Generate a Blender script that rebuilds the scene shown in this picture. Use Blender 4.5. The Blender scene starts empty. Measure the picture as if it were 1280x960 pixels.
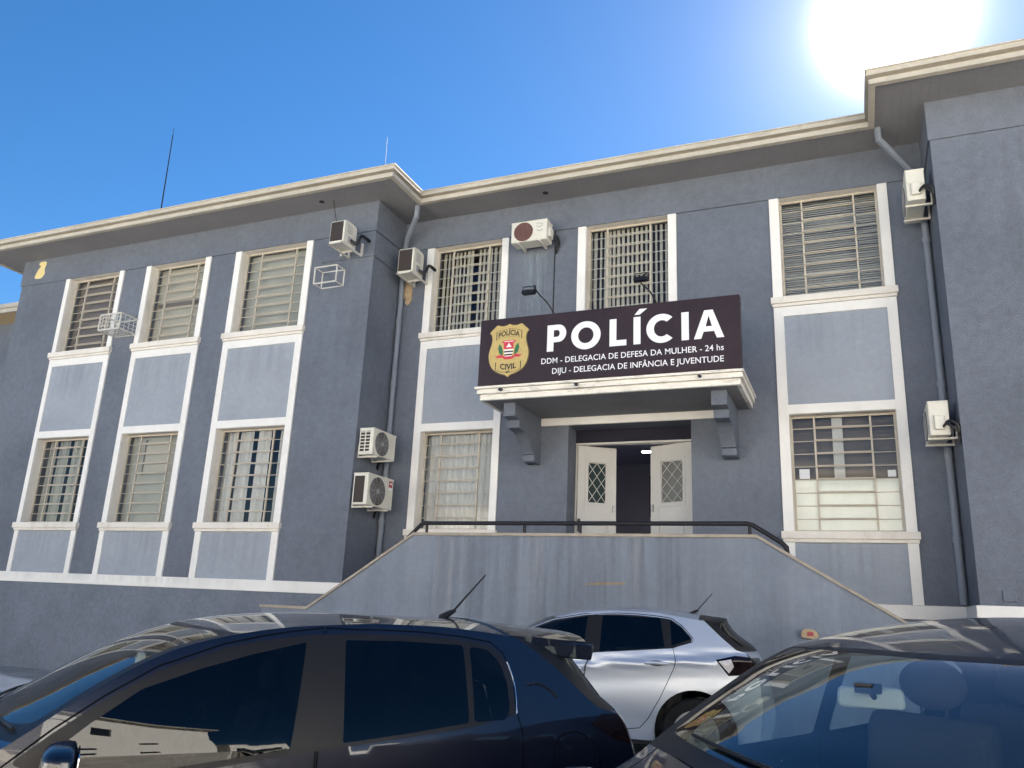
import bpy, bmesh, math, random
import numpy as np
from mathutils import Vector, Matrix
from mathutils.geometry import delaunay_2d_cdt

# ------------------------------------------------------------------ camera, sky, sun, exposure
SC = bpy.context.scene
COL = SC.collection
RNG = random.Random(7)
R_ = math.radians

EYE = Vector((0.0, -12.9, 1.6))
YAW, PITCH, ROLL, FPX = R_(-23.28620), R_(15.62625), R_(2.62521), 1007.49
_cy, _sy, _cp, _sp = math.cos(YAW), math.sin(YAW), math.cos(PITCH), math.sin(PITCH)
_fw = Vector((_sy * _cp, _cy * _cp, _sp))
_rt = Vector((_cy, -_sy, 0))
_up = _rt.cross(_fw)
_r = _rt * math.cos(ROLL) + _up * math.sin(ROLL)
_u = _up * math.cos(ROLL) - _rt * math.sin(ROLL)
cam = bpy.data.cameras.new('camera')
cam.sensor_width = 36
cam.lens = FPX / 1280 * 36
cam.clip_start = 0.05
cam.clip_end = 3000
camo = bpy.data.objects.new('camera', cam)
COL.objects.link(camo)
M = Matrix((( _r.x, _u.x, -_fw.x, EYE.x), (_r.y, _u.y, -_fw.y, EYE.y), (_r.z, _u.z, -_fw.z, EYE.z), (0, 0, 0, 1)))
camo.matrix_world = M
SC.camera = camo

SUN = Vector((0.0698, 0.7904, 0.6086)).normalized()
SUN_EL = math.asin(SUN.z)
SUN_AZ = math.atan2(SUN.x, SUN.y)
world = bpy.data.worlds.new('World')
SC.world = world
world.use_nodes = True
wn, wl = world.node_tree.nodes, world.node_tree.links
wn.clear()
w_out = wn.new('ShaderNodeOutputWorld')
w_bg = wn.new('ShaderNodeBackground')
w_sky = wn.new('ShaderNodeTexSky')
w_sky.sky_type = 'NISHITA'
w_sky.sun_disc = False
w_sky.sun_elevation = SUN_EL
w_sky.sun_rotation = SUN_AZ
w_sky.altitude = 500
w_sky.air_density = 1.0
w_sky.dust_density = 0.15
w_sky.ozone_density = 4.0
w_bg.inputs['Strength'].default_value = 0.055
# bright circumsolar aureole: part of the sky itself, at infinity round the sun's direction
w_tc = wn.new('ShaderNodeTexCoord')
w_dot = wn.new('ShaderNodeVectorMath'); w_dot.operation = 'DOT_PRODUCT'
w_dot.inputs[1].default_value = SUN
wl.new(w_tc.outputs['Generated'], w_dot.inputs[0])
def wpow(e, k):
    c = wn.new('ShaderNodeMath'); c.operation = 'MAXIMUM'; c.inputs[1].default_value = 0.0
    wl.new(w_dot.outputs['Value'], c.inputs[0])
    p = wn.new('ShaderNodeMath'); p.operation = 'POWER'; p.inputs[1].default_value = e
    wl.new(c.outputs[0], p.inputs[0])
    m = wn.new('ShaderNodeMath'); m.operation = 'MULTIPLY'; m.inputs[1].default_value = k
    wl.new(p.outputs[0], m.inputs[0])
    return m.outputs[0]
w_s1 = wn.new('ShaderNodeMath'); w_s1.operation = 'ADD'
wl.new(wpow(1300, 60), w_s1.inputs[0]); wl.new(wpow(150, 1.6), w_s1.inputs[1])
w_s2 = wn.new('ShaderNodeMath'); w_s2.operation = 'ADD'
wl.new(w_s1.outputs[0], w_s2.inputs[0]); wl.new(wpow(22, 0.10), w_s2.inputs[1])
w_col = wn.new('ShaderNodeVectorMath'); w_col.operation = 'SCALE'
w_col.inputs[0].default_value = (1.0, 0.95, 0.96)
wl.new(w_s2.outputs[0], w_col.inputs['Scale'])
w_add = wn.new('ShaderNodeVectorMath'); w_add.operation = 'ADD'
w_hs = wn.new('ShaderNodeHueSaturation')
w_hs.inputs['Saturation'].default_value = 1.24
w_hs.inputs['Value'].default_value = 0.50
wl.new(w_sky.outputs['Color'], w_hs.inputs['Color'])
wl.new(w_hs.outputs['Color'], w_add.inputs[0]); wl.new(w_col.outputs[0], w_add.inputs[1])
wl.new(w_add.outputs[0], w_bg.inputs['Color'])
wl.new(w_bg.outputs[0], w_out.inputs['Surface'])

sun = bpy.data.lights.new('sun', 'SUN')
sun.energy = 5.0
sun.angle = R_(0.53)
sun.color = (1.0, 0.94, 0.85)
suno = bpy.data.objects.new('sun', sun)
suno.rotation_euler = (-SUN).to_track_quat('-Z', 'Y').to_euler()
suno.location = (5, 40, 40)
COL.objects.link(suno)

vs = SC.view_settings
vs.view_transform = 'Standard'
vs.look = 'None'
vs.exposure = 2.68
vs.gamma = 1.0
vs.use_curve_mapping = False

# ------------------------------------------------------------------ materials
MATS = {}
def nodes_of(m):
    return m.node_tree.nodes, m.node_tree.links
def mat(name, col, rough=0.6, metal=0.0, spec=0.5, coat=0.0, coat_rough=0.03, var=0.0, var_scale=3.0, bump=0.0,
        bump_scale=80.0, emit=None, emit_s=0.0, streak=0.0, grime=None, stretch=(1, 1, 1), grime_amt=0.0, grime_scale=2.0, grain=0.0):
    """Principled material; var = large soft colour variation, bump = fine relief, streak = vertical rain marks."""
    m = bpy.data.materials.new(name)
    m.use_nodes = True
    n, l = nodes_of(m)
    b = n['Principled BSDF']
    b.inputs['Base Color'].default_value = (*col, 1)
    b.inputs['Roughness'].default_value = rough
    b.inputs['Metallic'].default_value = metal
    b.inputs['Specular IOR Level'].default_value = spec
    b.inputs['Coat Weight'].default_value = coat
    b.inputs['Coat Roughness'].default_value = coat_rough
    if emit:
        b.inputs['Emission Color'].default_value = (*emit, 1)
        b.inputs['Emission Strength'].default_value = emit_s
    src = None
    if var or streak or grime_amt or bump:
        tc = n.new('ShaderNodeTexCoord')
    def ntex(scale, detail=6, stretch=None, rough_=0.6):
        t = n.new('ShaderNodeTexNoise')
        t.inputs['Scale'].default_value = scale
        t.inputs['Detail'].default_value = detail
        t.inputs['Roughness'].default_value = rough_
        if stretch:
            mp = n.new('ShaderNodeMapping'); mp.inputs['Scale'].default_value = stretch
            l.new(tc.outputs['Object'], mp.inputs[0]); l.new(mp.outputs[0], t.inputs['Vector'])
        else:
            l.new(tc.outputs['Object'], t.inputs['Vector'])
        return t
    def mult(src, fac_socket, lo, hi, fmin, fmax):
        r = n.new('ShaderNodeMapRange')
        r.inputs[1].default_value = fmin; r.inputs[2].default_value = fmax
        r.inputs[3].default_value = lo; r.inputs[4].default_value = hi
        l.new(fac_socket, r.inputs[0])
        mx = n.new('ShaderNodeMix'); mx.data_type = 'RGBA'; mx.blend_type = 'MULTIPLY'
        mx.inputs[0].default_value = 1.0
        if src is None: mx.inputs[6].default_value = (*col, 1)
        else: l.new(src, mx.inputs[6])
        cb = n.new('ShaderNodeCombineColor')
        for k in range(3): l.new(r.outputs[0], cb.inputs[k])
        l.new(cb.outputs[0], mx.inputs[7])
        return mx.outputs[2]
    if var:
        t = ntex(var_scale, 8)
        src = mult(src, t.outputs['Fac'], 1 - var, 1 + var, 0.3, 0.7)
        t2 = ntex(var_scale * 12, 6)
        src = mult(src, t2.outputs['Fac'], 1 - var * .7, 1 + var * .7, 0.3, 0.7)
        if grain:
            t3 = ntex(grain, 3)
            src = mult(src, t3.outputs['Fac'], 0.90, 1.10, 0.32, 0.68)
    if streak:
        t = ntex(1.0, 7, (4.0, 4.0, 0.16), 0.75)
        src = mult(src, t.outputs['Fac'], 1 - streak, 1 + streak * 1.3, 0.35, 0.68)
    if grime_amt:
        t = ntex(grime_scale, 9, stretch, 0.7)
        r = n.new('ShaderNodeMapRange'); r.inputs[1].default_value = 0.52; r.inputs[2].default_value = 0.72
        r.inputs[3].default_value = 0; r.inputs[4].default_value = grime_amt
        l.new(t.outputs['Fac'], r.inputs[0])
        mx = n.new('ShaderNodeMix'); mx.data_type = 'RGBA'
        l.new(r.outputs[0], mx.inputs[0])
        if src is None: mx.inputs[6].default_value = (*col, 1)
        else: l.new(src, mx.inputs[6])
        mx.inputs[7].default_value = (*grime, 1)
        src = mx.outputs[2]
    if src is not None: l.new(src, b.inputs['Base Color'])
    if bump:
        t = ntex(bump_scale, 5)
        bp = n.new('ShaderNodeBump'); bp.inputs['Strength'].default_value = bump
        bp.inputs['Distance'].default_value = 0.01
        l.new(t.outputs['Fac'], bp.inputs['Height']); l.new(bp.outputs[0], b.inputs['Normal'])
    MATS[name] = m
    return m
def glass_mat(name, tint, rough=0.0, ior=1.5, gain=1.0):
    m = bpy.data.materials.new(name); m.use_nodes = True
    n, l = nodes_of(m); n.clear()
    o = n.new('ShaderNodeOutputMaterial'); t = n.new('ShaderNodeBsdfTransparent'); g = n.new('ShaderNodeBsdfGlossy')
    t.inputs[0].default_value = (*tint, 1); g.inputs['Roughness'].default_value = rough
    # Schlick reflectance, the same from either face of the thin sheet
    ge = n.new('ShaderNodeNewGeometry'); dt = n.new('ShaderNodeVectorMath'); dt.operation = 'DOT_PRODUCT'
    l.new(ge.outputs['Normal'], dt.inputs[0]); l.new(ge.outputs['Incoming'], dt.inputs[1])
    def math(op, a, b=None, clamp=False):
        q = n.new('ShaderNodeMath'); q.operation = op; q.use_clamp = clamp
        for k, v in enumerate((a, b)):
            if v is None: continue
            if isinstance(v, (int, float)): q.inputs[k].default_value = v
            else: l.new(v, q.inputs[k])
        return q.outputs[0]
    f0 = 2 * ((ior - 1) / (ior + 1)) ** 2
    c5 = math('POWER', math('SUBTRACT', 1.0, math('ABSOLUTE', dt.outputs['Value']), True), 5.0)
    fr = math('MULTIPLY', math('ADD', math('MULTIPLY', c5, 1 - f0), f0), gain, True)
    mx = n.new('ShaderNodeMixShader')
    l.new(fr, mx.inputs[0])
    l.new(t.outputs[0], mx.inputs[1]); l.new(g.outputs[0], mx.inputs[2]); l.new(mx.outputs[0], o.inputs[0])
    MATS[name] = m
    return m

WALL = mat('blue_grey_stucco', (0.139, 0.156, 0.192), 0.9, spec=0.2, var=0.13, var_scale=0.7, grain=38, bump=0.7, bump_scale=70, grime=(0.17, 0.19, 0.24), grime_amt=0.35, grime_scale=1.2, stretch=(1, 1, .5))
WALL2 = mat('plinth_stucco', (0.162, 0.184, 0.226), 0.9, spec=0.2, var=0.16, var_scale=1.1, grain=38, bump=0.8, bump_scale=60, grime=(0.20, 0.20, 0.25), grime_amt=0.5, grime_scale=0.9, stretch=(1, 1, .45))
STAIR = mat('stair_stucco', (0.200, 0.228, 0.280), 0.9, spec=0.2, var=0.10, var_scale=1.0, grain=0, bump=0.5, bump_scale=70, streak=0.08, grime=(0.25, 0.27, 0.31), grime_amt=0.4, grime_scale=1.1, stretch=(1, 1, .25))
PANEL = mat('pale_blue_stucco', (0.315, 0.345, 0.395), 0.9, spec=0.2, var=0.07, var_scale=1.0, grain=0, bump=0.5, bump_scale=80)
TRIM = mat('white_trim_paint', (0.78, 0.765, 0.735), 0.75, spec=0.25, var=0.035, var_scale=2.5, bump=0.15, bump_scale=50, grime=(0.5, 0.47, 0.40), grime_amt=0.22, grime_scale=1.6, stretch=(1, 1, .5))
SILLM = mat('white_sill_paint', (0.72, 0.68, 0.62), 0.75, spec=0.25, var=0.05, var_scale=2.5, bump=0.2, bump_scale=40, grime=(0.38, 0.34, 0.27), grime_amt=0.45, grime_scale=3, stretch=(1, 1, .4))
CANOPY = mat('weathered_white_paint', (0.78, 0.75, 0.69), 0.8, spec=0.2, var=0.05, var_scale=3, bump=0.3, bump_scale=40, grime=(0.16, 0.15, 0.13), grime_amt=0.6, grime_scale=3.2, stretch=(1, 1, 3.5))
GUTTER = mat('cream_gutter_paint', (0.49, 0.45, 0.38), 0.7, spec=0.3, var=0.10, var_scale=1.3, grime=(0.27, 0.245, 0.20), grime_amt=0.5, grime_scale=1.4, stretch=(1, 1, 4))
SOFFIT = mat('grey_soffit_boards', (0.255, 0.252, 0.262), 0.8, spec=0.2, var=0.07, var_scale=1.5)
PINKSOF = mat('canopy_underside_paint', (0.24, 0.235, 0.245), 0.9, spec=0.2, var=0.12, var_scale=1.2)
WARMSOF = mat('warm_lit_soffit', (0.55, 0.42, 0.25), 0.9, spec=0.2, var=0.05)  # yellow of sunlit bounce painted into the rear wing's soffit colour
DARKCREV = mat('dark_groove', (0.05, 0.055, 0.07), 0.9, spec=0.1)
ROOFT = mat('clay_roof_tile', (0.25, 0.11, 0.07), 0.9, spec=0.1, var=0.2, var_scale=6)
BAR = mat('cream_bar_paint', (0.50, 0.455, 0.385), 0.6, spec=0.3, var=0.06, var_scale=5, grime=(0.30, 0.17, 0.09), grime_amt=0.35, grime_scale=14)
PANE = glass_mat('window_glass', (0.88, 0.89, 0.88), rough=0.05, ior=1.45, gain=0.7)
FROST = mat('milky_window_film', (0.72, 0.76, 0.72), 0.5, spec=0.4, var=0.05, var_scale=5)
PVC = mat('grey_blue_pipe_paint', (0.20, 0.225, 0.27), 0.6, spec=0.35, var=0.05, var_scale=4)
ACW = mat('white_ac_casing', (0.66, 0.64, 0.56), 0.5, spec=0.4, var=0.05, var_scale=3, grime=(0.4, 0.36, 0.28), grime_amt=0.3, grime_scale=6)
ACG = mat('grey_ac_plastic', (0.34, 0.34, 0.35), 0.5, spec=0.4, var=0.04)
ACD = mat('dark_coil_fins', (0.045, 0.035, 0.032), 0.7, spec=0.3)
ACR = mat('rusty_fan_guard', (0.16, 0.085, 0.075), 0.7, spec=0.3)
WIREW = mat('white_steel_bracket', (0.62, 0.60, 0.55), 0.6, spec=0.3, grime=(0.25, 0.15, 0.09), grime_amt=0.35, grime_scale=9)
BLACK = mat('black_plastic', (0.012, 0.012, 0.014), 0.45, spec=0.4)
BLACKP = mat('black_rail_paint', (0.014, 0.014, 0.018), 0.5, spec=0.3)
MASTM = mat('dull_dark_mast', (0.02, 0.02, 0.022), 1.0, spec=0.0)
COPING = mat('beige_stone_coping', (0.36, 0.315, 0.26), 0.8, spec=0.2, var=0.15, var_scale=5, bump=0.3, bump_scale=30)
SIGN = mat('dark_sign_face', (0.030, 0.018, 0.024), 0.45, spec=0.25, var=0.2, var_scale=1.2)
SIGNW = mat('white_sign_lettering', (0.82, 0.82, 0.84), 0.5)
GOLD = mat('gold_emblem', (0.50, 0.37, 0.13), 0.5, var=0.1, var_scale=20)
EMBK = mat('emblem_black', (0.02, 0.018, 0.015), 0.5)
EMBR = mat('emblem_red', (0.55, 0.035, 0.06), 0.5)
EMBG = mat('emblem_green', (0.02, 0.13, 0.05), 0.5)
DOORP = mat('grey_door_paint', (0.52, 0.51, 0.49), 0.55, spec=0.35, var=0.04, var_scale=3)
DOORGD = mat('dark_door_glass', (0.025, 0.04, 0.043), 0.5, spec=0.08)
DOORGL = mat('frosted_door_glass', (0.13, 0.13, 0.12), 0.35, spec=0.5)
HALL = mat('hall_wall_paint', (0.42, 0.42, 0.52), 0.9, spec=0.1)
TRANS = mat('dark_transom_paint', (0.02, 0.019, 0.032), 0.8, spec=0.2)
LAMPE = mat('lit_tube_lamp', (0.9, 0.9, 0.9), 0.5, emit=(0.95, 0.97, 1.0), emit_s=9.0)
PATCH = mat('bare_yellow_plaster', (0.72, 0.60, 0.30), 0.9, spec=0.1, var=0.05, var_scale=6)
WOOD = mat('bare_mortar_patch', (0.42, 0.31, 0.20), 0.9, spec=0.1, var=0.2, var_scale=12)
RUST = mat('rusty_slit', (0.30, 0.23, 0.15), 0.8, var=0.2, var_scale=20)
ASPHALT = mat('lot_concrete', (0.38, 0.36, 0.325), 0.95, spec=0.2, var=0.2, var_scale=1.5, bump=0.6, bump_scale=60)
STREET = mat('street_concrete', (0.36, 0.345, 0.315), 0.95, spec=0.2, var=0.15, var_scale=0.8, bump=0.5, bump_scale=40)
PAVE = mat('pavement_concrete', (0.42, 0.40, 0.37), 0.95, spec=0.2, var=0.12, var_scale=1.2, bump=0.3, bump_scale=30)
PAINTW = mat('road_paint', (0.7, 0.7, 0.68), 0.7, var=0.1, var_scale=4)
HOUSEW = mat('white_house_render', (0.78, 0.77, 0.73), 0.9, spec=0.1, var=0.04, var_scale=1)
HOUSEC = mat('cream_house_render', (0.66, 0.61, 0.52), 0.9, spec=0.1, var=0.06, var_scale=1)
DARKGL = mat('dark_house_glass', (0.02, 0.025, 0.03), 0.1, spec=0.6)
SMAT = mat('galvanised_steel', (0.35, 0.35, 0.36), 0.45, metal=0.6)
BAREB = mat('bare_brick_end', (0.45, 0.33, 0.2), 0.9, var=0.15, var_scale=20)
STICK = mat('red_sticker', (0.35, 0.03, 0.05), 0.5)
# blinds
BL_DARK = mat('brown_blind_fabric', (0.20, 0.17, 0.15), 0.9, spec=0.1, var=0.05)
BL_GREEN = mat('greenish_beige_blind', (0.41, 0.41, 0.365), 0.9, spec=0.1, var=0.05)
BL_BEIGE = mat('beige_blind_fabric', (0.47, 0.445, 0.375), 0.9, spec=0.1, var=0.05)
BL_GREY = mat('pale_grey_blind', (0.52, 0.52, 0.50), 0.9, spec=0.1, var=0.05)
CURT = mat('white_curtain_cloth', (0.62, 0.61, 0.58), 0.95, spec=0.1, var=0.04)
# cars
NAVY = mat('navy_car_paint', (0.0025, 0.0045, 0.016), 0.35, metal=0.3, spec=0.5, coat=1.0, coat_rough=0.015)
BLUEP = mat('dark_blue_car_paint', (0.004, 0.009, 0.03), 0.35, metal=0.3, spec=0.5, coat=1.0, coat_rough=0.015)
SILVER = mat('silver_car_paint', (0.56, 0.60, 0.67), 0.42, metal=0.6, spec=0.5, coat=0.55, coat_rough=0.03)
CARBLK = mat('car_black_trim', (0.010, 0.010, 0.012), 0.45, spec=0.28)
CARGAP = mat('car_panel_gap', (0.002, 0.002, 0.003), 0.8, spec=0.1)
CARGL_D = glass_mat('tinted_car_glass', (0.06, 0.06, 0.065), ior=1.45, gain=0.7)
CARGL_C = glass_mat('clear_car_glass', (0.66, 0.75, 0.75), ior=1.5, gain=1.6)
CARGL_M = glass_mat('green_car_glass', (0.74, 0.82, 0.80), ior=1.5)
CARIN = mat('car_cabin_plastic', (0.03, 0.03, 0.033), 0.8, spec=0.2)
CARSEAT = mat('car_seat_cloth', (0.055, 0.055, 0.06), 0.95, spec=0.1, bump=0.3, bump_scale=300)
CARHEAD = mat('car_headliner', (0.35, 0.34, 0.32), 0.95, spec=0.1)
TYRE = mat('tyre_rubber', (0.014, 0.014, 0.014), 0.85, spec=0.2)
RIM = mat('alloy_rim', (0.42, 0.42, 0.43), 0.35, metal=0.8)
CHROME = mat('chrome', (0.75, 0.75, 0.76), 0.12, metal=1.0)
TAILR = mat('dark_tail_lens', (0.008, 0.003, 0.004), 0.2, spec=0.4, coat=0.4)
TAILC = mat('clear_tail_lens', (0.55, 0.52, 0.52), 0.15, spec=0.6, coat=1.0)
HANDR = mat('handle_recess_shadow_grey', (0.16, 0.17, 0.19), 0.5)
HEADL = mat('headlight_lens', (0.45, 0.46, 0.48), 0.08, spec=0.7, coat=1.0)
MIRRG = mat('mirror_grey_back', (0.42, 0.44, 0.45), 0.5)

# planks on the soffits, fine ribs: real bump from a wave
def add_boards(m, axis, scale, strength):
    n, l = nodes_of(m)
    tc = n.new('ShaderNodeTexCoord'); w = n.new('ShaderNodeTexWave')
    w.wave_type = 'BANDS'; w.bands_direction = axis; w.wave_profile = 'SAW'
    w.inputs['Scale'].default_value = scale
    l.new(tc.outputs['Object'], w.inputs['Vector'])
    bp = n.new('ShaderNodeBump'); bp.inputs['Strength'].default_value = strength; bp.inputs['Distance'].default_value = 0.03
    l.new(w.outputs['Fac'], bp.inputs['Height']); l.new(bp.outputs[0], n['Principled BSDF'].inputs['Normal'])
add_boards(SOFFIT, 'X', 2.6, 0.9)
def stain_mat(name, col, amt, seed):
    """wash marks left by dripping water: pale streaks that thin out downwards and at the sides"""
    m = bpy.data.materials.new(name); m.use_nodes = True
    n, l = nodes_of(m); b = n['Principled BSDF']
    b.inputs['Base Color'].default_value = (*col, 1); b.inputs['Roughness'].default_value = 0.9; b.inputs['Specular IOR Level'].default_value = 0.15
    tc = n.new('ShaderNodeTexCoord'); mp = n.new('ShaderNodeMapping'); mp.inputs['Scale'].default_value = (9, 9, .35); mp.inputs['Location'].default_value = (seed, 0, seed)
    l.new(tc.outputs['Object'], mp.inputs[0]); t = n.new('ShaderNodeTexNoise'); t.inputs['Scale'].default_value = 1.0; t.inputs['Detail'].default_value = 6
    l.new(mp.outputs[0], t.inputs['Vector'])
    r = n.new('ShaderNodeMapRange'); r.inputs[1].default_value = .42; r.inputs[2].default_value = .70; l.new(t.outputs['Fac'], r.inputs[0])
    at = n.new('ShaderNodeAttribute'); at.attribute_name = 'fade'
    k = n.new('ShaderNodeMath'); k.operation = 'MULTIPLY'; l.new(r.outputs[0], k.inputs[0]); l.new(at.outputs['Fac'], k.inputs[1])
    k2 = n.new('ShaderNodeMath'); k2.operation = 'MULTIPLY'; k2.inputs[1].default_value = amt; k2.use_clamp = True; l.new(k.outputs[0], k2.inputs[0])
    l.new(k2.outputs[0], b.inputs['Alpha'])
    return m

# ------------------------------------------------------------------ helpers
def origin_of(o):
    v = Vector((0, 0, 0))
    while o is not None:
        v = v + o.location; o = o.parent
    return v
def link(name, me, parent=None, local=False):
    o = bpy.data.objects.new(name, me)
    COL.objects.link(o)
    if parent is not None: o.parent = parent
    return o
def tag(o, label=None, cat=None, group=None, kind=None):
    if label: o['label'] = label
    if cat: o['category'] = cat
    if group: o['group'] = group
    if kind: o['kind'] = kind
    return o
def empty(name, loc, label, cat, rz=0.0, group=None):
    o = bpy.data.objects.new(name, None)
    o.empty_display_size = 0.2
    COL.objects.link(o)
    o.location = loc; o.rotation_euler = (0, 0, rz)
    return tag(o, label, cat, group)
def copy_tree(o, parent=None):
    c = o.copy(); COL.objects.link(c)
    if parent is not None: c.parent = parent
    for ch in list(o.children): copy_tree(ch, c)
    return c

class MB:
    """collects geometry in world (or thing-local) coordinates and links it as one mesh"""
    def __init__(self):
        self.v = []; self.f = []; self.mi = []; self.cur = 0
    def add(self, vs, fs):
        b = len(self.v)
        self.v += [tuple(x) for x in vs]
        self.f += [tuple(b + i for i in f) for f in fs]
        self.mi += [self.cur] * len(fs)
        return self
    def box(self, x0, x1, y0, y1, z0, z1):
        x0, x1 = min(x0, x1), max(x0, x1); y0, y1 = min(y0, y1), max(y0, y1); z0, z1 = min(z0, z1), max(z0, z1)
        return self.add([(x0, y0, z0), (x1, y0, z0), (x1, y1, z0), (x0, y1, z0), (x0, y0, z1), (x1, y0, z1), (x1, y1, z1), (x0, y1, z1)],
                        [(0, 3, 2, 1), (4, 5, 6, 7), (0, 1, 5, 4), (1, 2, 6, 5), (2, 3, 7, 6), (3, 0, 4, 7)])
    def quad(self, a, b, c, d): return self.add([a, b, c, d], [(0, 1, 2, 3)])
    def prism(self, poly, lo, hi, axis='y'):
        """poly in the other two axes (x,z for 'y'; y,z for 'x'; x,y for 'z'), extruded lo..hi"""
        n = len(poly)
        def P(p, t): return {'y': (p[0], t, p[1]), 'x': (t, p[0], p[1]), 'z': (p[0], p[1], t)}[axis]
        vs = [P(p, lo) for p in poly] + [P(p, hi) for p in poly]
        fs = [tuple(range(n)), tuple(range(2 * n - 1, n - 1, -1))]
        fs += [(i, i + n, (i + 1) % n + n, (i + 1) % n) for i in range(n)]
        return self.add(vs, fs)
    def bar(self, a, b, w, h=None):
        a, b = Vector(a), Vector(b); d = (b - a).normalized(); h = h or w
        s = d.cross(Vector((0, 0, 1)))
        if s.length < 1e-4: s = Vector((1, 0, 0))
        s.normalize(); t = s.cross(d)
        vs = []
        for p in (a, b):
            for i, j in ((-1, -1), (1, -1), (1, 1), (-1, 1)): vs.append(p + s * (i * w / 2) + t * (j * h / 2))
        return self.add(vs, [(0, 3, 2, 1), (4, 5, 6, 7), (0, 1, 5, 4), (1, 2, 6, 5), (2, 3, 7, 6), (3, 0, 4, 7)])
    def tube(self, pts, r, seg=10, taper=None):
        pts = [Vector(p) for p in pts]; n = len(pts); vs = []; fs = []
        prev = None
        for i, p in enumerate(pts):
            d = (pts[min(i + 1, n - 1)] - pts[max(i - 1, 0)]).normalized()
            if prev is None:
                s = d.cross(Vector((0, 0, 1)))
                if s.length < 1e-3: s = d.cross(Vector((1, 0, 0)))
            else: s = prev - d * prev.dot(d)
            s.normalize(); prev = s; t = d.cross(s)
            rr = r if taper is None else r + (taper - r) * i / (n - 1)
            for k in range(seg):
                a = 2 * math.pi * k / seg
                vs.append(p + s * math.cos(a) * rr + t * math.sin(a) * rr)
        for i in range(n - 1):
            for k in range(seg):
                fs.append((i * seg + k, i * seg + (k + 1) % seg, (i + 1) * seg + (k + 1) % seg, (i + 1) * seg + k))
        fs.append(tuple(range(seg - 1, -1, -1))); fs.append(tuple((n - 1) * seg + k for k in range(seg)))
        return self.add(vs, fs)
    def disc(self, c, r, nrm, thick, seg=28, r0=0.0):
        c = Vector(c); nrm = Vector(nrm).normalized()
        s = nrm.cross(Vector((0, 0, 1)))
        if s.length < 1e-3: s = Vector((1, 0, 0))
        s.normalize(); t = nrm.cross(s)
        if r0 <= 0:
            return self.tube([c, c + nrm * thick], r, seg)
        vs = []
        for (rr, h) in ((r0, 0), (r, 0), (r, thick), (r0, thick)):
            for k in range(seg):
                a = 2 * math.pi * k / seg
                vs.append(c + (s * math.cos(a) + t * math.sin(a)) * rr + nrm * h)
        fs = []
        for q in range(4):
            for k in range(seg):
                a0 = q * seg; b0 = ((q + 1) % 4) * seg
                fs.append((a0 + k, a0 + (k + 1) % seg, b0 + (k + 1) % seg, b0 + k))
        return self.add(vs, fs)
    def sphere(self, c, rx, ry, rz, seg=16, rings=10):
        vs = []; fs = []
        for i in range(rings + 1):
            a = math.pi * i / rings
            for k in range(seg):
                b = 2 * math.pi * k / seg
                vs.append((c[0] + rx * math.sin(a) * math.cos(b), c[1] + ry * math.sin(a) * math.sin(b), c[2] + rz * math.cos(a)))
        for i in range(rings):
            for k in range(seg):
                fs.append((i * seg + k, (i + 1) * seg + k, (i + 1) * seg + (k + 1) % seg, i * seg + (k + 1) % seg))
        return self.add(vs, fs)
    def build(self, name, mats, parent=None, smooth=False, bevel=0.0, abs_=True, label=None, segs=2):
        me = bpy.data.meshes.new(name)
        o0 = origin_of(parent) if (parent is not None and abs_) else Vector((0, 0, 0))
        me.from_pydata([tuple(Vector(p) - o0) for p in self.v], [], self.f)
        if not isinstance(mats, (list, tuple)): mats = [mats]
        for m in mats: me.materials.append(m)
        if any(self.mi): me.polygons.foreach_set('material_index', self.mi)
        bm = bmesh.new(); bm.from_mesh(me)
        bmesh.ops.remove_doubles(bm, verts=bm.verts, dist=1e-5)
        bmesh.ops.recalc_face_normals(bm, faces=bm.faces)
        bm.to_mesh(me); bm.free()
        if smooth:
            me.polygons.foreach_set('use_smooth', [True] * len(me.polygons))
            try: me.set_sharp_from_angle(angle=R_(40))
            except Exception: pass
        o = link(name, me, parent)
        if bevel:
            b = o.modifiers.new('bevel', 'BEVEL'); b.width = bevel; b.segments = segs; b.limit_method = 'ANGLE'
            b.harden_normals = False
        if label: o['label'] = label
        return o

def pip(x, y, poly):
    ins = False; n = len(poly); j = n - 1
    for i in range(n):
        xi, yi = poly[i]; xj, yj = poly[j]
        if (yi > y) != (yj > y) and x < (xj - xi) * (y - yi) / (yj - yi) + xi: ins = not ins
        j = i
    return ins
def pip_np(P, poly):
    x, y = P[:, 0], P[:, 1]; ins = np.zeros(len(P), bool); n = len(poly); j = n - 1
    for i in range(n):
        xi, yi = poly[i]; xj, yj = poly[j]
        if yi != yj:
            c = ((yi > y) != (yj > y)) & (x < (xj - xi) * (y - yi) / (yj - yi) + xi)
            ins ^= c
        j = i
    return ins
def flat_fill(loops, holes=()):
    """triangulate 2D loops minus holes -> (verts, faces)"""
    vs = []; es = []
    for lp in list(loops) + list(holes):
        b = len(vs); vs += [Vector(p) for p in lp]
        es += [(b + i, b + (i + 1) % len(lp)) for i in range(len(lp))]
    V, E, F, *_ = delaunay_2d_cdt(vs, es, [], 0, 1e-6)
    out = []
    for f in F:
        cx = sum(V[i].x for i in f) / len(f); cy = sum(V[i].y for i in f) / len(f)
        if any(pip(cx, cy, lp) for lp in loops) and not any(pip(cx, cy, h) for h in holes): out.append(tuple(f))
    return [(v.x, v.y) for v in V], out
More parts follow.
